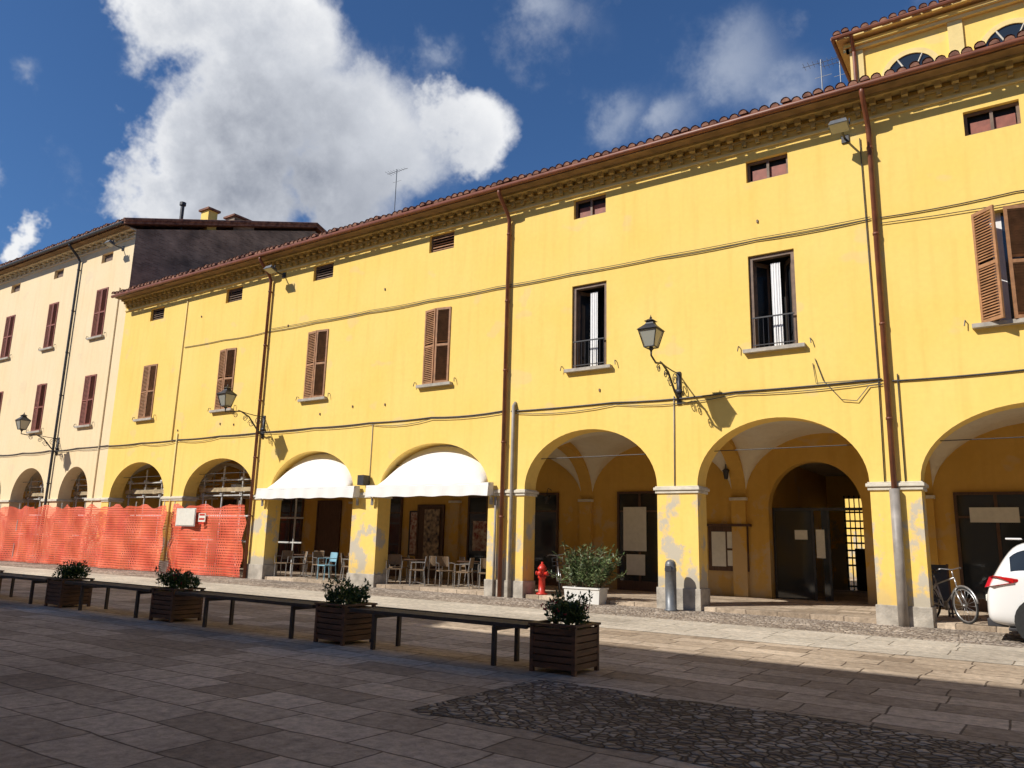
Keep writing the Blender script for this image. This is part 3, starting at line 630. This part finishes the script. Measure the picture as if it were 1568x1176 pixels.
# ------------------------------------------------------------ BUILDINGS BEHIND THE VIEWER
def backb(name,x0,x1,y,z,m):
    o=empty(name);q=MB();ws=[];n=int((x1-x0)/4)
    for i in range(n):
        c=x0+(i+.5)*(x1-x0)/n
        for zz in (1.2,5.2,9.2):
            if zz+2.2<z: ws.append((c-.5,c+.5,zz,zz+1.9))
    xs=sorted(set([x0,x1]+[t for w_ in ws for t in w_[:2]]));zs=sorted(set([0,z]+[t for w_ in ws for t in w_[2:4]]))
    for i in range(len(xs)-1):
        for j in range(len(zs)-1):
            cx=(xs[i]+xs[i+1])/2;cz=(zs[j]+zs[j+1])/2
            if any(w_[0]<cx<w_[1] and w_[2]<cz<w_[3] for w_ in ws): continue
            q.quad((xs[i],y,zs[j]),(xs[i+1],y,zs[j]),(xs[i+1],y,zs[j+1]),(xs[i],y,zs[j+1]),m)
    for (a_,b_,c_,d_) in ws: q.box(a_,b_,y-.2,y-.15,c_,d_,GLS);q.box(a_-.1,b_+.1,y-.02,y+.1,c_-.1,c_-.002,SILL)
    q.box(x0,x1,y-10,y-.3,0,z,m);q.quad((x0,y,0),(x0,y-.3,0),(x0,y-.3,z),(x0,y,z),m);q.quad((x1,y,0),(x1,y-.3,0),(x1,y-.3,z),(x1,y,z),m)
    q.out('walls',o);q=MB();q.add([(x0-.3,y+.5,z),(x1+.3,y+.5,z),(x1+.3,y-5,z+2),(x0-.3,y-5,z+2),(x1+.3,y-10.5,z),(x0-.3,y-10.5,z)],[(0,1,2,3),(3,2,4,5),(0,1,4,5)],TILE);q.out('roof',o);return q
backb('opposite_house',-19.5,45,-22,14.1,GREYB);backb('opposite_palace',-80,-19.6,-22,15.6,GREYB)
cw=MB();cw.box(-30,20,30,30.4,0,7,YEL);cw.out('courtyard_wall')
# ------------------------------------------------------------ STREET LAMPS
def lamp(x,zb=5.72,za=4.98,outy=1.6):
    o=empty('street_lamp',(x,0,0));q=MB()
    y=-outy
    q.box(-.05,.05,-.04,-.001,za-.25,za+.55,DARK);q.box(-.09,.09,-.07,-.04,za+.02,za+.12,DARK)
    pts=[(0,-.03,za-.15),(0,-.3,za+.05),(0,-.65,za+.42),(0,-1.0,za+.56),(0,-1.35,za+.5),(0,y,zb-.12),(0,y,zb)]
    q.tube(pts,[.03,.028,.026,.024,.022,.022,.025],DARK,8)
    q.tube([(0,-.03,za+.5),(0,-.4,za+.5),(0,-.8,za+.53),(0,-1.1,za+.58)],.016,DARK,6)
    def sp(cy,cz,r,n=26,tr=1.6,s=1,st=0):
        q.tube([(0,cy+s*r*(1-k/n*.75)*math.cos(st+2*math.pi*tr*k/n),cz+r*(1-k/n*.75)*math.sin(st+2*math.pi*tr*k/n)) for k in range(n+1)],.011,DARK,5)
    sp(-.25,za+.32,.16);sp(-.55,za+.2,.13,s=-1);sp(-.8,za+.34,.1);sp(-1.2,za+.40,.1,s=-1)
    q.out('bracket',o,smooth=True)
    q=MB();c=(0,y,zb)
    q.rev([(.04,0),(.06,.03),(.05,.06)],DARK,c,12)
    b0,b1,h0,h1=.12,.215,.07,.46
    def ring(s,z): return [(-s,y-s,zb+z),(s,y-s,zb+z),(s,y+s,zb+z),(-s,y+s,zb+z)]
    A=ring(b0,h0);B=ring(b1,h1)
    for k in range(4):
        k2=(k+1)%4;q.tube([A[k],B[k]],.014,DARK,5);q.tube([A[k],A[k2]],.016,DARK,5);q.tube([B[k],B[k2]],.02,DARK,5)
    s=.012;A2=ring(b0-s,h0);B2=ring(b1-s,h1);q.add(A2+B2,[(0,1,5,4),(1,2,6,5),(2,3,7,6),(3,0,4,7),(0,3,2,1)],LGLS)
    C0=ring(b1+.03,h1);C1=ring(.1,h1+.14);C2=ring(.075,h1+.2);C3=ring(.12,h1+.21);C4=ring(.02,h1+.28)
    for P0,P1 in ((C0,C1),(C1,C2),(C2,C3),(C3,C4)): q.add(P0+P1,[(0,1,5,4),(1,2,6,5),(2,3,7,6),(3,0,4,7)],DARK)
    q.add(C0,[(0,3,2,1)],DARK);q.rev([(.012,0),(.03,.03),(.012,.06),(.004,.1)],DARK,(0,y,zb+h1+.27),8)
    q.out('lantern',o)
    return o
lamp(-7.05);lamp(-22.35,5.55,4.98);lamp(-36.55,5.62,4.98)
# ------------------------------------------------------------ AWNINGS
def awning(a_,b_,top,f0,f1):
    o=empty('white_awning');q=MB();ns=26;c=(a_+b_)/2;h=(b_-a_)/2-.10;yi=.38;yf=-.30;zf=2.96;m_=10
    vs=[];fs=[]
    for k in range(ns+1):
        t=k/ns;an=math.pi*t
        A=Vector((c-h*math.cos(an),yi,2.98+(top-.06-2.98)*math.sin(an)));B=Vector((c-(h+.03)*math.cos(an),yf,zf))
        for j in range(m_+1):
            s=j/m_;P=A.lerp(B,s);P.z+=.05*math.sin(math.pi*s)*math.sin(an);P.z-=.012*abs(math.sin(k*.9))*s;vs.append(P)
    for k in range(ns):
        for j in range(m_): i_=k*(m_+1)+j;fs.append((i_,i_+1,i_+m_+2,i_+m_+1))
    q.add(vs,fs,WHT);q.out('canopy',o,smooth=True)
    q=MB();vs=[];fs=[];n=60
    for k in range(n+1):
        x=f0+(f1-f0)*k/n;yy=yf-.03+.014*math.sin(k*.8);vs+=[(x,yf-.02,zf+.02),(x,yy-.02,zf-.33+.012*math.sin(k*.5))]
    for k in range(n): fs.append((2*k,2*k+2,2*k+3,2*k+1))
    q.add(vs,fs,WHT)
    q.quad((f0,yf-.02,zf+.02),(f1,yf-.02,zf+.02),(f1,-.08,zf+.03),(f0,-.08,zf+.03),WHT)
    for x in (f0,f1): q.add([(x,yf-.02,zf+.02),(x,yf-.04,zf-.33),(x,-.08,zf-.31),(x,-.08,zf+.03)],[(0,1,2,3)],WHT)
    q.tube([(f0,yf,zf-.03),(f1,yf,zf-.03)],.025,ALU,8);q.out('valance',o)
    q=MB()
    for x in (f0+.06,f1-.06): q.tube([(x,-.04,2.45),(x,yf+.02,zf-.06)],.018,ALU,6);q.box(x-.05,x+.05,-.1,-.078,2.4,2.6,ALU)
    q.out('arms',o)
awning(-21.76,-17.77,4.18,-22.02,-17.42);awning(-16.70,-12.60,4.19,-16.92,-12.38)
# ------------------------------------------------------------ NETTING + SCAFFOLD
def fence(x0,x1,y,z1,nm='orange_barrier_netting'):
    o=empty(nm);q=MB();n=int((x1-x0)*5);mz=8;vs=[];fs=[]
    for i in range(n+1):
        x=x0+(x1-x0)*i/n;s=.07*math.sin(i*.9)+.07*math.sin(i*.37+1)
        tp=z1-.12*abs(math.sin(i*math.pi/9))+.05*math.sin(i*1.3)
        for j in range(mz+1): t=j/mz;vs.append((x+.03*math.sin(j*2+i),y+s*(1-.3*t)+.05*math.sin(j*1.7+i*.5),.03+(tp-.03)*t))
    for i in range(n):
        for j in range(mz): k=i*(mz+1)+j;fs.append((k,k+mz+1,k+mz+2,k+1))
    q.add(vs,fs,NET);q.out('net',o,smooth=True)
    q=MB();x=x0
    while x<x1+.01: q.tube([(x,y+.12,0),(x,y+.12,z1+.1)],.02,SCAF,6);x+=1.9
    q.out('posts',o);return o
fence(-56,-27.05,-.3,2.5);fence(-27.0,-22.7,-.2,2.5)
sg=empty('site_sign');q=MB();q.box(-26.35,-25.25,-.39,-.37,1.72,2.3,PAPER);q.box(-26.38,-25.22,-.368,-.358,1.69,2.33,SCAF);q.box(-25.0,-24.6,-.39,-.37,1.85,2.15,PAPER);
for z in (1.8,1.95,2.1): q.box(-24.95,-24.65,-.398,-.392,z-.03,z+.03,REDP)
q.out('panels',sg)
def scaffold(x0,x1):
    o=empty('scaffolding');q=MB()
    x=x0
    while x<=x1:
        for y in (.75,2.3): q.tube([(x,y,.1),(x,y,3.95)],.033,SCAF,8)
        q.tube([(x,.65,2.9),(x,2.45,2.9)],.028,SCAF,6);q.tube([(x,.65,3.45),(x,2.45,3.45)],.028,SCAF,6)
        for zz in (2.82,3.4): q.box(x-.06,x+.06,.68,.82,zz,zz+.12,SCAF)
        x+=1.15
    for z in (1.2,2.1,2.85,3.42):
        for y in (.75,2.3): q.tube([(x0-.2,y,z),(x1+.2,y,z)],.03,SCAF,6)
    q.box(x0-.2,x1+.2,.8,2.2,2.92,2.97,PLANK)
    q.box(x0-.1,x1+.1,.62,.66,2.98,3.13,PLANK)
    for k in range(int((x1-x0)/.7)): xx=x0+k*.7+U_(-.1,.1);hh=U_(.1,.3);q.box(xx,xx+U_(.1,.3),.9,1.3,2.98,2.98+hh,random.choice([PLANK,SCAF,WPL]))
    q.out('frames',o)
scaffold(-31.6,-28);scaffold(-26.5,-22.8);scaffold(-40.2,-37.3);scaffold(-35.8,-33.5);scaffold(-44,-41.5)
# ------------------------------------------------------------ BENCHES & PLANTERS
def foliage(q,c,rad,n,sz,m,asp=2.0,up_=.4,hole=.0):
    for _ in range(n):
        while True:
            d=Vector((U_(-1,1),U_(-1,1),U_(-1,1)))
            if d.length<=1 and d.length>.25: break
        k=1+.25*math.sin(d.x*5+c[0])*math.cos(d.y*6+c[1]);P=Vector((c[0]+d.x*rad[0]*k,c[1]+d.y*rad[1]*k,c[2]+d.z*rad[2]*k))
        ax=(d.normalized()+Vector((U_(-.7,.7),U_(-.7,.7),up_+U_(-.4,.6)))).normalized();sx=ax.cross(Vector((U_(-1,1),U_(-1,1),U_(-1,1)))).normalized()
        s=sz*U_(.6,1.3);nrm=ax.cross(sx)*s*.12
        q.add([P-ax*s*.5,P+sx*s*.5/asp+nrm,P+ax*s*.5,P-sx*s*.5/asp+nrm],[(0,1,2,3)],m)
def planter(x,y,flow=False,rz=0):
    o=empty('wooden_planter',(x,y,0),rz);q=MB();s=.29
    n=6
    for k in range(n):
        z=.05+k*.073
        for T in (TR(0,0,0),TR(0,0,0,math.pi/2),TR(0,0,0,math.pi),TR(0,0,0,-math.pi/2)): q.box(-s+.03,s-.03,-s+.005,-s+.03,z,z+.060,BRD,T)
    for sx in (-1,1):
        for sy in (-1,1): q.box(min(sx*s,sx*(s-.045)),max(sx*s,sx*(s-.045)),min(sy*s,sy*(s-.045)),max(sy*s,sy*(s-.045)),0,.5,BRD)
    for T in (TR(0,0,0),TR(0,0,0,math.pi/2),TR(0,0,0,math.pi),TR(0,0,0,-math.pi/2)): q.box(-s-.015,s-.03,-s-.015,-s+.045,.501,.525,BRD,T)
    q.box(-s+.045,s-.045,-s+.045,s-.045,.04,.46,SOIL);q.out('box',o)
    q=MB()
    for k in range(9):
        cx,cy=U_(-.2,.2),U_(-.2,.2);foliage(q,(cx,cy,.56+U_(0,.1)),(.13,.13,.11),120,.06,LEAF)
    for k in range(16):
        cx,cy=U_(-.22,.22),U_(-.22,.22);hh=U_(0,.12);q.tube([(cx,cy,.46),(cx*1.2,cy*1.2,.68+hh)],.004,LEAF,4);foliage(q,(cx*1.2,cy*1.2,.68+hh),(.05,.05,.08),20,.05,LEAF)
    if flow:
        for k in range(26): foliage(q,(U_(-.24,.2),U_(-.24,.2),.6+U_(0,.16)),(.02,.02,.02),6,.03,FLOW,1.2)
    q.out('shrub',o)
for i,(x,rz) in enumerate([(-4.68,.02),(-8.2,-.03),(-12.15,.03),(-15.65,-.02),(-19.4,.02),(-23.1,0)]): planter(x,-9.37,i in (0,2),rz)
def bench(x0,x1,e0,e1):
    o=empty('metal_bench');q=MB();ya,yb_=-9.66,-9.13;h=.48
    for x in (x0,x1-.05):
        for y in (ya,yb_-.05): q.box(x,x+.05,y,y+.05,0,h-.04,STEEL)
        q.box(x,x+.05,ya+.05,yb_-.05,h-.09,h-.042,STEEL)
    q.box(e0,e1,ya,ya+.05,h-.038,h+.01,STEEL);q.box(e0,e1,yb_-.05,yb_,h-.038,h+.01,STEEL)
    for k in range(4): y=ya+.07+k*.103;q.box(e0+.01,e1-.01,y,y+.06,h-.03,h,STEEL)
    q.out('frame',o,bevel=.004)
bench(-7.42,-5.45,-7.84,-5.02);bench(-11.0,-8.95,-11.8,-8.55);bench(-14.7,-12.85,-15.3,-12.5);bench(-18.45,-16.5,-19.05,-16.0);bench(-22.2,-20.2,-22.75,-19.75)
# ------------------------------------------------------------ SMALL OBJECTS
o=empty('grey_bollard',(-7.15,-.45,0));q=MB();q.rev([(.15,0),(.15,.03),(.125,.04),(.125,.86),(.132,.865),(.132,.93),(.125,.935),(.125,1.0),(.11,1.06),(.07,1.1),(.0,1.12)],GRAYM,(0,0,0),24);q.out('post',o,smooth=True)
q=MB();q.box(-.07,.07,-.135,-.12,.86,.98,DARK);q.out('opening',o)
o=empty('fire_hydrant',(-11.05,.35,.1));q=MB();q.rev([(.15,0),(.15,.04),(.09,.06),(.085,.4),(.11,.42),(.11,.46),(.095,.48),(.095,.62),(.12,.64),(.12,.67),(.09,.72),(.05,.77),(.03,.78),(.03,.83),(0,.83)],REDP,(0,0,0),20)
for s in (-1,1): q.tube([(s*.08,0,.54),(s*.15,0,.54),(s*.151,0,.54),(s*.17,0,.54)],[.045,.045,.06,.06],REDP,10)
q.tube([(0,-.08,.54),(0,-.16,.54)],.06,REDP,10);q.out('body',o,smooth=True)
o=empty('oleander_planter',(-9.5,-.12,.004));q=MB();q.add([(-.46,-.19,0),(.46,-.19,0),(.46,.19,0),(-.46,.19,0),(-.49,-.22,.36),(.49,-.22,.36),(.49,.22,.36),(-.49,.22,.36)],[(0,3,2,1),(0,1,5,4),(1,2,6,5),(2,3,7,6),(3,0,4,7)],WPL);q.box(-.44,.44,-.18,.18,.3,.345,SOIL)
q.box(-.51,.51,-.24,-.19,.34,.38,WPL);q.box(-.51,.51,.19,.24,.34,.38,WPL);q.box(-.51,-.46,-.188,.188,.34,.38,WPL);q.box(.46,.51,-.188,.188,.34,.38,WPL);q.out('trough',o)
q=MB()
for k in range(105):
    bx_,by=U_(-.38,.38),U_(-.12,.12);an=U_(0,6.28);sp_=U_(.05,.68);h=U_(.4,1.22)*(1-.45*sp_);ex=bx_*1.3+math.cos(an)*sp_;ey=by+math.sin(an)*sp_*.7
    q.tube([(bx_,by,.3),((bx_+ex)/2,(by+ey)/2,.3+h*.6),(ex,ey,.3+h)],.006,TWIG,4)
    for j in range(46):
        t=U_(.35,1.03);px=bx_+(ex-bx_)*t;py=by+(ey-by)*t;P=Vector((px,py,.3+h*t));ax=Vector((U_(-1,1),U_(-1,1),U_(-.3,1))).normalized();sx=ax.cross(Vector((U_(-1,1),U_(-1,1),U_(-1,1)))).normalized();s=U_(.09,.17)
        q.add([P,P+ax*s*.5+sx*s*.1,P+ax*s,P+ax*s*.5-sx*s*.1],[(0,1,2,3)],OLEA)
q.out('bush',o)
def bicycle(x,y,z,rz,col,tilt=.08,basket=True):
    o=empty('bicycle',(x,y,z),rz);o.rotation_euler=(tilt,0,rz);q=MB();r=.33
    for cx in (0,1.05):
        q.tube([(cx+r*math.cos(2*math.pi*k/32),0,r+.01+r*math.sin(2*math.pi*k/32)) for k in range(33)],.018,TYRE,8,cap=False)
        q.tube([(cx+(r-.028)*math.cos(2*math.pi*k/32),0,r+.01+(r-.028)*math.sin(2*math.pi*k/32)) for k in range(33)],.013,ALU,6,cap=False)
        q.tube([(cx,-.04,r+.01),(cx,.04,r+.01)],.02,ALU,8)
        for k in range(18): an=2*math.pi*k/18;q.tube([(cx,.02*(-1)**k,r+.01),(cx+(r-.03)*math.cos(an),0,r+.01+(r-.03)*math.sin(an))],.003,ALU,3)
        q.tube([(cx+(r+.03)*math.cos(math.radians(v_)),0,r+.01+(r+.03)*math.sin(math.radians(v_))) for v_ in range(10,175,12)],.022,col,5)
    q.out('wheels',o,smooth=True);q=MB()
    bb=(.45,0,.29);st=(.28,0,.82);hd=(.86,0,.85);hb=(.9,0,.66)
    for A,B in ((bb,st),(bb,hb),((.3,0,.7),hd),((0,-.05,.34),bb),((0,.05,.34),bb),((0,-.05,.34),(.3,0,.72)),((0,.05,.34),(.3,0,.72)),(hd,hb),((.9,-.05,.62),(1.05,-.05,.34)),((.9,.05,.62),(1.05,.05,.34))): q.tube([A,B],.016,col,8)
    q.tube([(.84,0,.85),(.82,0,1.0)],.014,ALU,8);q.tube([(.72,-.28,1.0),(.8,-.2,1.03),(.84,0,1.0),(.8,.2,1.03),(.72,.28,1.0)],.012,ALU,8)
    for s in (-1,1): q.tube([(.66,s*.29,1.0),(.75,s*.27,1.01)],.018,DARK,8)
    q.tube([st,(.26,0,.9)],.013,ALU,8);q.rev([(.02,0),(.1,.02),(.11,.05),(.05,.08)],DARK,(.22,0,.89),12);q.tube([(.22,0,.93),(.42,0,.93)],[.05,.02],DARK,8)
    q.rev([(.09,-.006),(.09,.006)],ALU,(0,0,0),16,T=TR(.45,.04,.29,0,math.pi/2));q.tube([(.45,.05,.29),(.52,.06,.14)],.01,ALU,6);q.tube([(.45,-.05,.29),(.38,-.06,.44)],.01,ALU,6);q.box(.47,.57,.05,.13,.13,.15,DARK);q.box(.33,.43,-.13,-.05,.43,.45,DARK)
    if basket:
        for zz in (.75,.85,.95): q.tube([(.93,-.14,zz),(1.2,-.14,zz),(1.2,.14,zz),(.93,.14,zz),(.93,-.14,zz)],.005,DARK,4)
        for xx in (.93,1.02,1.11,1.2):
            for yy in (-.14,.14): q.tube([(xx,yy,.74),(xx,yy,.95)],.004,DARK,4)
    q.out('frame',o,smooth=True)
bicycle(-2.15,1.05,.1,math.radians(-48),ALU,basket=False);bicycle(-11.35,1.75,.1,math.radians(-58),ALU,tilt=.1)
o=empty('menu_board',(-2.1,1.75,.1),.3);q=MB()
for s in (-1,1):
    T=TR(0,s*.16,0,0,s*.16)
    q.box(-.26,-.22,-.015,.015,0,1.1,WOODD,T);q.box(.22,.26,-.015,.015,0,1.1,WOODD,T);q.box(-.22,.22,-.014,.014,.2,1.08,DARK,T)
q.out('boards',o)
def chair(x,y,rz,m=WICK,leg=ALU):
    o=empty('cafe_chair',(x,y,.1),rz);q=MB()
    for sx in (-.2,.2):
        q.tube([(sx,-.2,0),(sx*1.0,-.19,.45)],.014,leg,6);q.tube([(sx,.24,0),(sx,.19,.45),(sx*.95,.25,.84)],.014,leg,6)
        q.tube([(sx*1.15,-.18,.45),(sx*1.2,-.18,.66),(sx*1.2,.1,.67),(sx,.22,.66)],.012,leg,6)
    q.box(-.22,.22,-.22,.2,.43,.46,m)
    vs=[];fs=[]
    for k in range(9):
        an=math.radians(-60+15*k);xx=.22*math.sin(an);yy=.16+.09*math.cos(an);vs+=[(xx,yy,.56),(xx*.95,yy+.03,.85),(xx,yy+.015,.56),(xx*.95,yy+.045,.85)]
    for k in range(8): b_=4*k;fs+=[(b_,b_+4,b_+5,b_+1),(b_+2,b_+3,b_+7,b_+6),(b_+1,b_+5,b_+7,b_+3),(b_,b_+2,b_+6,b_+4)]
    q.add(vs,fs,m);q.out('seat_and_frame',o)
def table(x,y):
    o=empty('cafe_table',(x,y,.1));q=MB();q.rev([(.35,.71),(.36,.72),(.36,.735),(.35,.74)],WOODD,seg=24);q.tube([(0,0,.03),(0,0,.71)],.025,ALU,8)
    for k in range(4): an=k*math.pi/2+.4;q.tube([(0,0,.08),(.3*math.cos(an),.3*math.sin(an),.015)],.015,ALU,6)
    q.out('top_and_pedestal',o,smooth=False)
for (x,y,r,m_) in [(-21.4,.55,.4,WICK),(-21.2,1.5,2.6,WICK),(-20.5,.4,-.6,WICK),(-20.2,1.3,2.3,WICK),(-19.75,.7,1.3,WICK),(-19.2,.45,-.2,BLUE),(-18.9,1.5,3,WICK),(-18.45,.7,2.2,WICK),(-18.1,.5,-1.5,WICK),(-18.0,1.6,-2.2,WICK),
 (-16.45,.6,.7,WICK),(-16.3,1.4,2.4,WICK),(-15.6,1.5,-2.4,WICK),(-15.45,.5,-.9,WICK),(-14.75,.9,1.0,WICK),(-14.6,1.9,2.6,WICK),(-13.9,.7,-1.2,WICK),(-13.5,1.9,-2.5,WICK),(-13.15,.8,.6,WICK),(-12.9,1.7,2.6,WICK),(-21.8,2.3,.3,WICK),(-17.2,1.6,1.3,WICK)]: chair(x,y,r,m_,BLUE if m_ is BLUE else ALU)
for (x,y) in [(-20.85,.95),(-18.75,1.0),(-15.95,1.0),(-14.2,1.35),(-17.6,2.2)]: table(x,y)
def flat(name,x0,x1,z0,z1,m,y=YB-.03,frame=None):
    o=empty(name);q=MB();q.box(x0,x1,y-.012,y+.01,z0,z1,m)
    if frame:
        for b_ in ((x0-.05,x0-.001,z0-.05,z1+.05),(x1+.001,x1+.05,z0-.05,z1+.05),(x0,x1,z0-.05,z0-.001),(x0,x1,z1+.001,z1+.05)): q.box(b_[0],b_[1],y-.035,y+.012,b_[2],b_[3],frame)
    q.out('panel',o);return o
o=empty('notice_board');q=MB();y=YB-.03;q.box(-8.05,-6.92,y-.05,y+.02,.78,2.0,WOODD);q.box(-8.15,-6.82,y-.12,y+.02,2.0,2.07,WOODD)
for (xa,xb,za,zb) in [(-7.95,-7.55,.9,1.85),(-7.5,-7.28,1.4,1.85),(-7.24,-7.02,1.4,1.85),(-7.5,-7.05,.92,1.34)]: q.box(xa,xb,y-.062,y-.052,za,zb,PAPER)
q.out('board',o)
flat('poster',-10.7,-9.95,1.25,2.55,PAPER,YB-.09);flat('poster',-10.6,-10.0,.55,1.15,PAPER,YB-.09);flat('poster',-9.3,-8.9,.5,2.4,POSTR,frame=WOODD)
flat('poster',-16.4,-15.8,1.1,2.1,POSTR,YB-.09);flat('poster',-15.7,-15.2,.9,1.9,POSTB,YB-.09);flat('poster',-14.7,-14.3,1.3,2.4,POSTR);flat('poster',-19.3,-18.95,.9,2.4,POSTR,frame=DARK)
flat('shop_sign',-1.55,-.55,2.15,2.5,PAPER,YB-.12)
flat('dark_cafe_curtain',-18.6,-17.9,.5,2.5,POSTB,YB-.09)
for (x,yy,zz) in ((-13.3,YB-.2,2.75),(-8.5,YB-.2,3.1),(-7.4,YB-.2,3.4),(1.6,YB-.2,2.9)):
    o=empty('arcade_lantern',(x,yy,zz));q=MB();q.tube([(0,.15,.35),(0,-.05,.4),(0,-.12,.3),(0,-.12,.2)],.012,DARK,6);q.rev([(.05,-.1),(.09,.12),(.11,.14),(.04,.2)],DARK,(0,-.12,0),8);q.rev([(.052,-.08),(.08,.1)],LGLS,(0,-.12,0),8);q.out('lantern',o)
o=empty('cafe_sign');q=MB();q.box(-17.3,-17.05,-.33,-.05,3.0,3.3,DARK);q.tube([(-17.17,-.05,3.1),(-17.17,-.0,3.1)],.02,DARK);q.out('panel',o)
def antenna(x,y,z,h):
    o=empty('tv_antenna',(x,y,z));q=MB();q.tube([(0,0,0),(0,0,h)],.018,GRAYM,6);q.tube([(-.55,0,h-.1),(.55,.1,h-.05)],.01,GRAYM,5)
    for k in range(8): xx=-.5+k*.14;q.tube([(xx,-.22+.02*k,h-.09),(xx,.22-.02*k,h-.09)],.006,GRAYM,4)
    q.tube([(-.2,0,h-.6),(.3,0,h-.6)],.008,GRAYM,4);q.out('mast',o)
antenna(-22.5,6,13.3,4.2);antenna(-15.6,6,13.3,2.2);antenna(-4.6,6,13.3,3.2);antenna(-4.4,8,13.0,4.6)
# ------------------------------------------------------------ CAR
def car(x,y,rz=0):
    o=empty('parked_car',(x,y,0),rz)
    S=[(0.0,.36,.60,.66,.72,.66),(.06,.27,.82,.92,.83,.74),(.17,.24,1.02,1.12,.87,.72),(.40,.22,1.06,1.52,.88,.64),(.62,.21,1.06,1.65,.885,.63),(1.2,.2,1.04,1.69,.89,.64),(2.0,.2,1.02,1.68,.89,.63),(2.6,.2,1.0,1.52,.89,.61),(3.2,.2,.98,1.08,.88,.66),(3.8,.22,.86,.95,.85,.62),(4.12,.26,.68,.76,.78,.58),(4.22,.36,.54,.58,.66,.52)]
    q=MB();vs=[];n=0
    for (xx,zb,zl_,zr,wb,wr) in S:
        half=[(0,zb),(wb*.8,zb),(wb*.98,zb+.09),(wb,zb+(zl_-zb)*.5),(wb*.975,zl_),(wb*.95,zl_+.03),(wr+.02,zr-.06),(wr-.08,zr),(0,zr+.015)]
        ring=[(xx,-y_,z_) for (y_,z_) in half]+[(xx,y_,z_) for (y_,z_) in half[-2:0:-1]];n=len(ring);vs+=ring
    k0=q.mi(CARW);kg=q.mi(GLS);q.v=[Vector(v_) for v_ in vs]
    for i in range(len(S)-1):
        for k in range(n):
            k2=(k+1)%n;q.f.append([i*n+k,(i+1)*n+k,(i+1)*n+k2,i*n+k2])
            side=(k==5 or k==n-6);top=k in (7,8)
            gl=(side and 3<=i<=7) or (top and i in (2,3,7)) 
            q.m.append(kg if gl else k0)
    q.f.append(list(range(n)));q.m.append(k0);q.f.append(list(range((len(S)-1)*n,len(S)*n))[::-1]);q.m.append(k0)
    q.out('body',o,smooth=True,subsurf=2)
    q=MB()
    for xx in (.78,3.38):
        for s in (-1,1):
            T=TR(xx,s*.80,.33,0,math.pi/2)
            q.rev([(.2,-.11),(.3,-.11),(.325,-.08),(.325,.08),(.3,.11),(.2,.11)],TYRE,seg=28,T=T);q.rev([(.21,-.1),(.2,-.115),(.05,-.1),(.05,.1),(.2,.115),(.21,.1)],ALU,seg=20,T=T)
            for k in range(5): q.box(-.03,.03,.04,.2,-.118,.118,ALU,T@Matrix.Rotation(k*2*math.pi/5,4,'Z'))
            q.rev([(.30,-.02),(.39,-.02),(.39,.02),(.30,.02)],TYRE,seg=28,T=TR(xx,s*.885,.35,0,math.pi/2))
    q.out('wheels',o)
    q=MB()
    for s in (-1,1):
        vs=[(.03,s*.50,.90),(.015,s*.66,.87),(.12,s*.885,.90),(.42,s*.90,.97),(.42,s*.90,1.02),(.14,s*.885,1.06),(.07,s*.66,1.04),(.07,s*.50,1.03)]
        q.add(vs+[(v_[0]+.12,v_[1]*.93,v_[2]) for v_ in vs],[tuple(range(8)),tuple(range(15,7,-1))]+[(k,(k+1)%8,(k+1)%8+8,k+8) for k in range(8)],TAIL)
        q.box(4.0,4.14,min(s*.5,s*.76),max(s*.5,s*.76),.62,.74,LGLS)
        q.add([(2.7,s*.9,1.0),(2.85,s*.9,1.0),(2.85,s*1.06,1.02),(2.7,s*1.06,1.02),(2.7,s*.9,1.14),(2.85,s*.9,1.12),(2.85,s*1.06,1.1),(2.7,s*1.06,1.14)],[(0,1,2,3),(4,7,6,5),(0,4,5,1),(1,5,6,2),(2,6,7,3),(3,7,4,0)],CARW)
        q.box(1.75,1.9,min(s*.885,s*.915),max(s*.885,s*.915),.88,.91,CARW)
    q.box(-.02,.1,-.26,.26,.62,.73,PAPER);q.box(.0,.3,-.72,.72,.24,.36,DARK);q.box(.3,3.9,-.84,.84,.19,.24,DARK);q.box(.36,.6,-.55,.55,1.66,1.69,CARW)
    q.out('lights_and_trim',o,bevel=.012)
car(-1.0,-1.0)
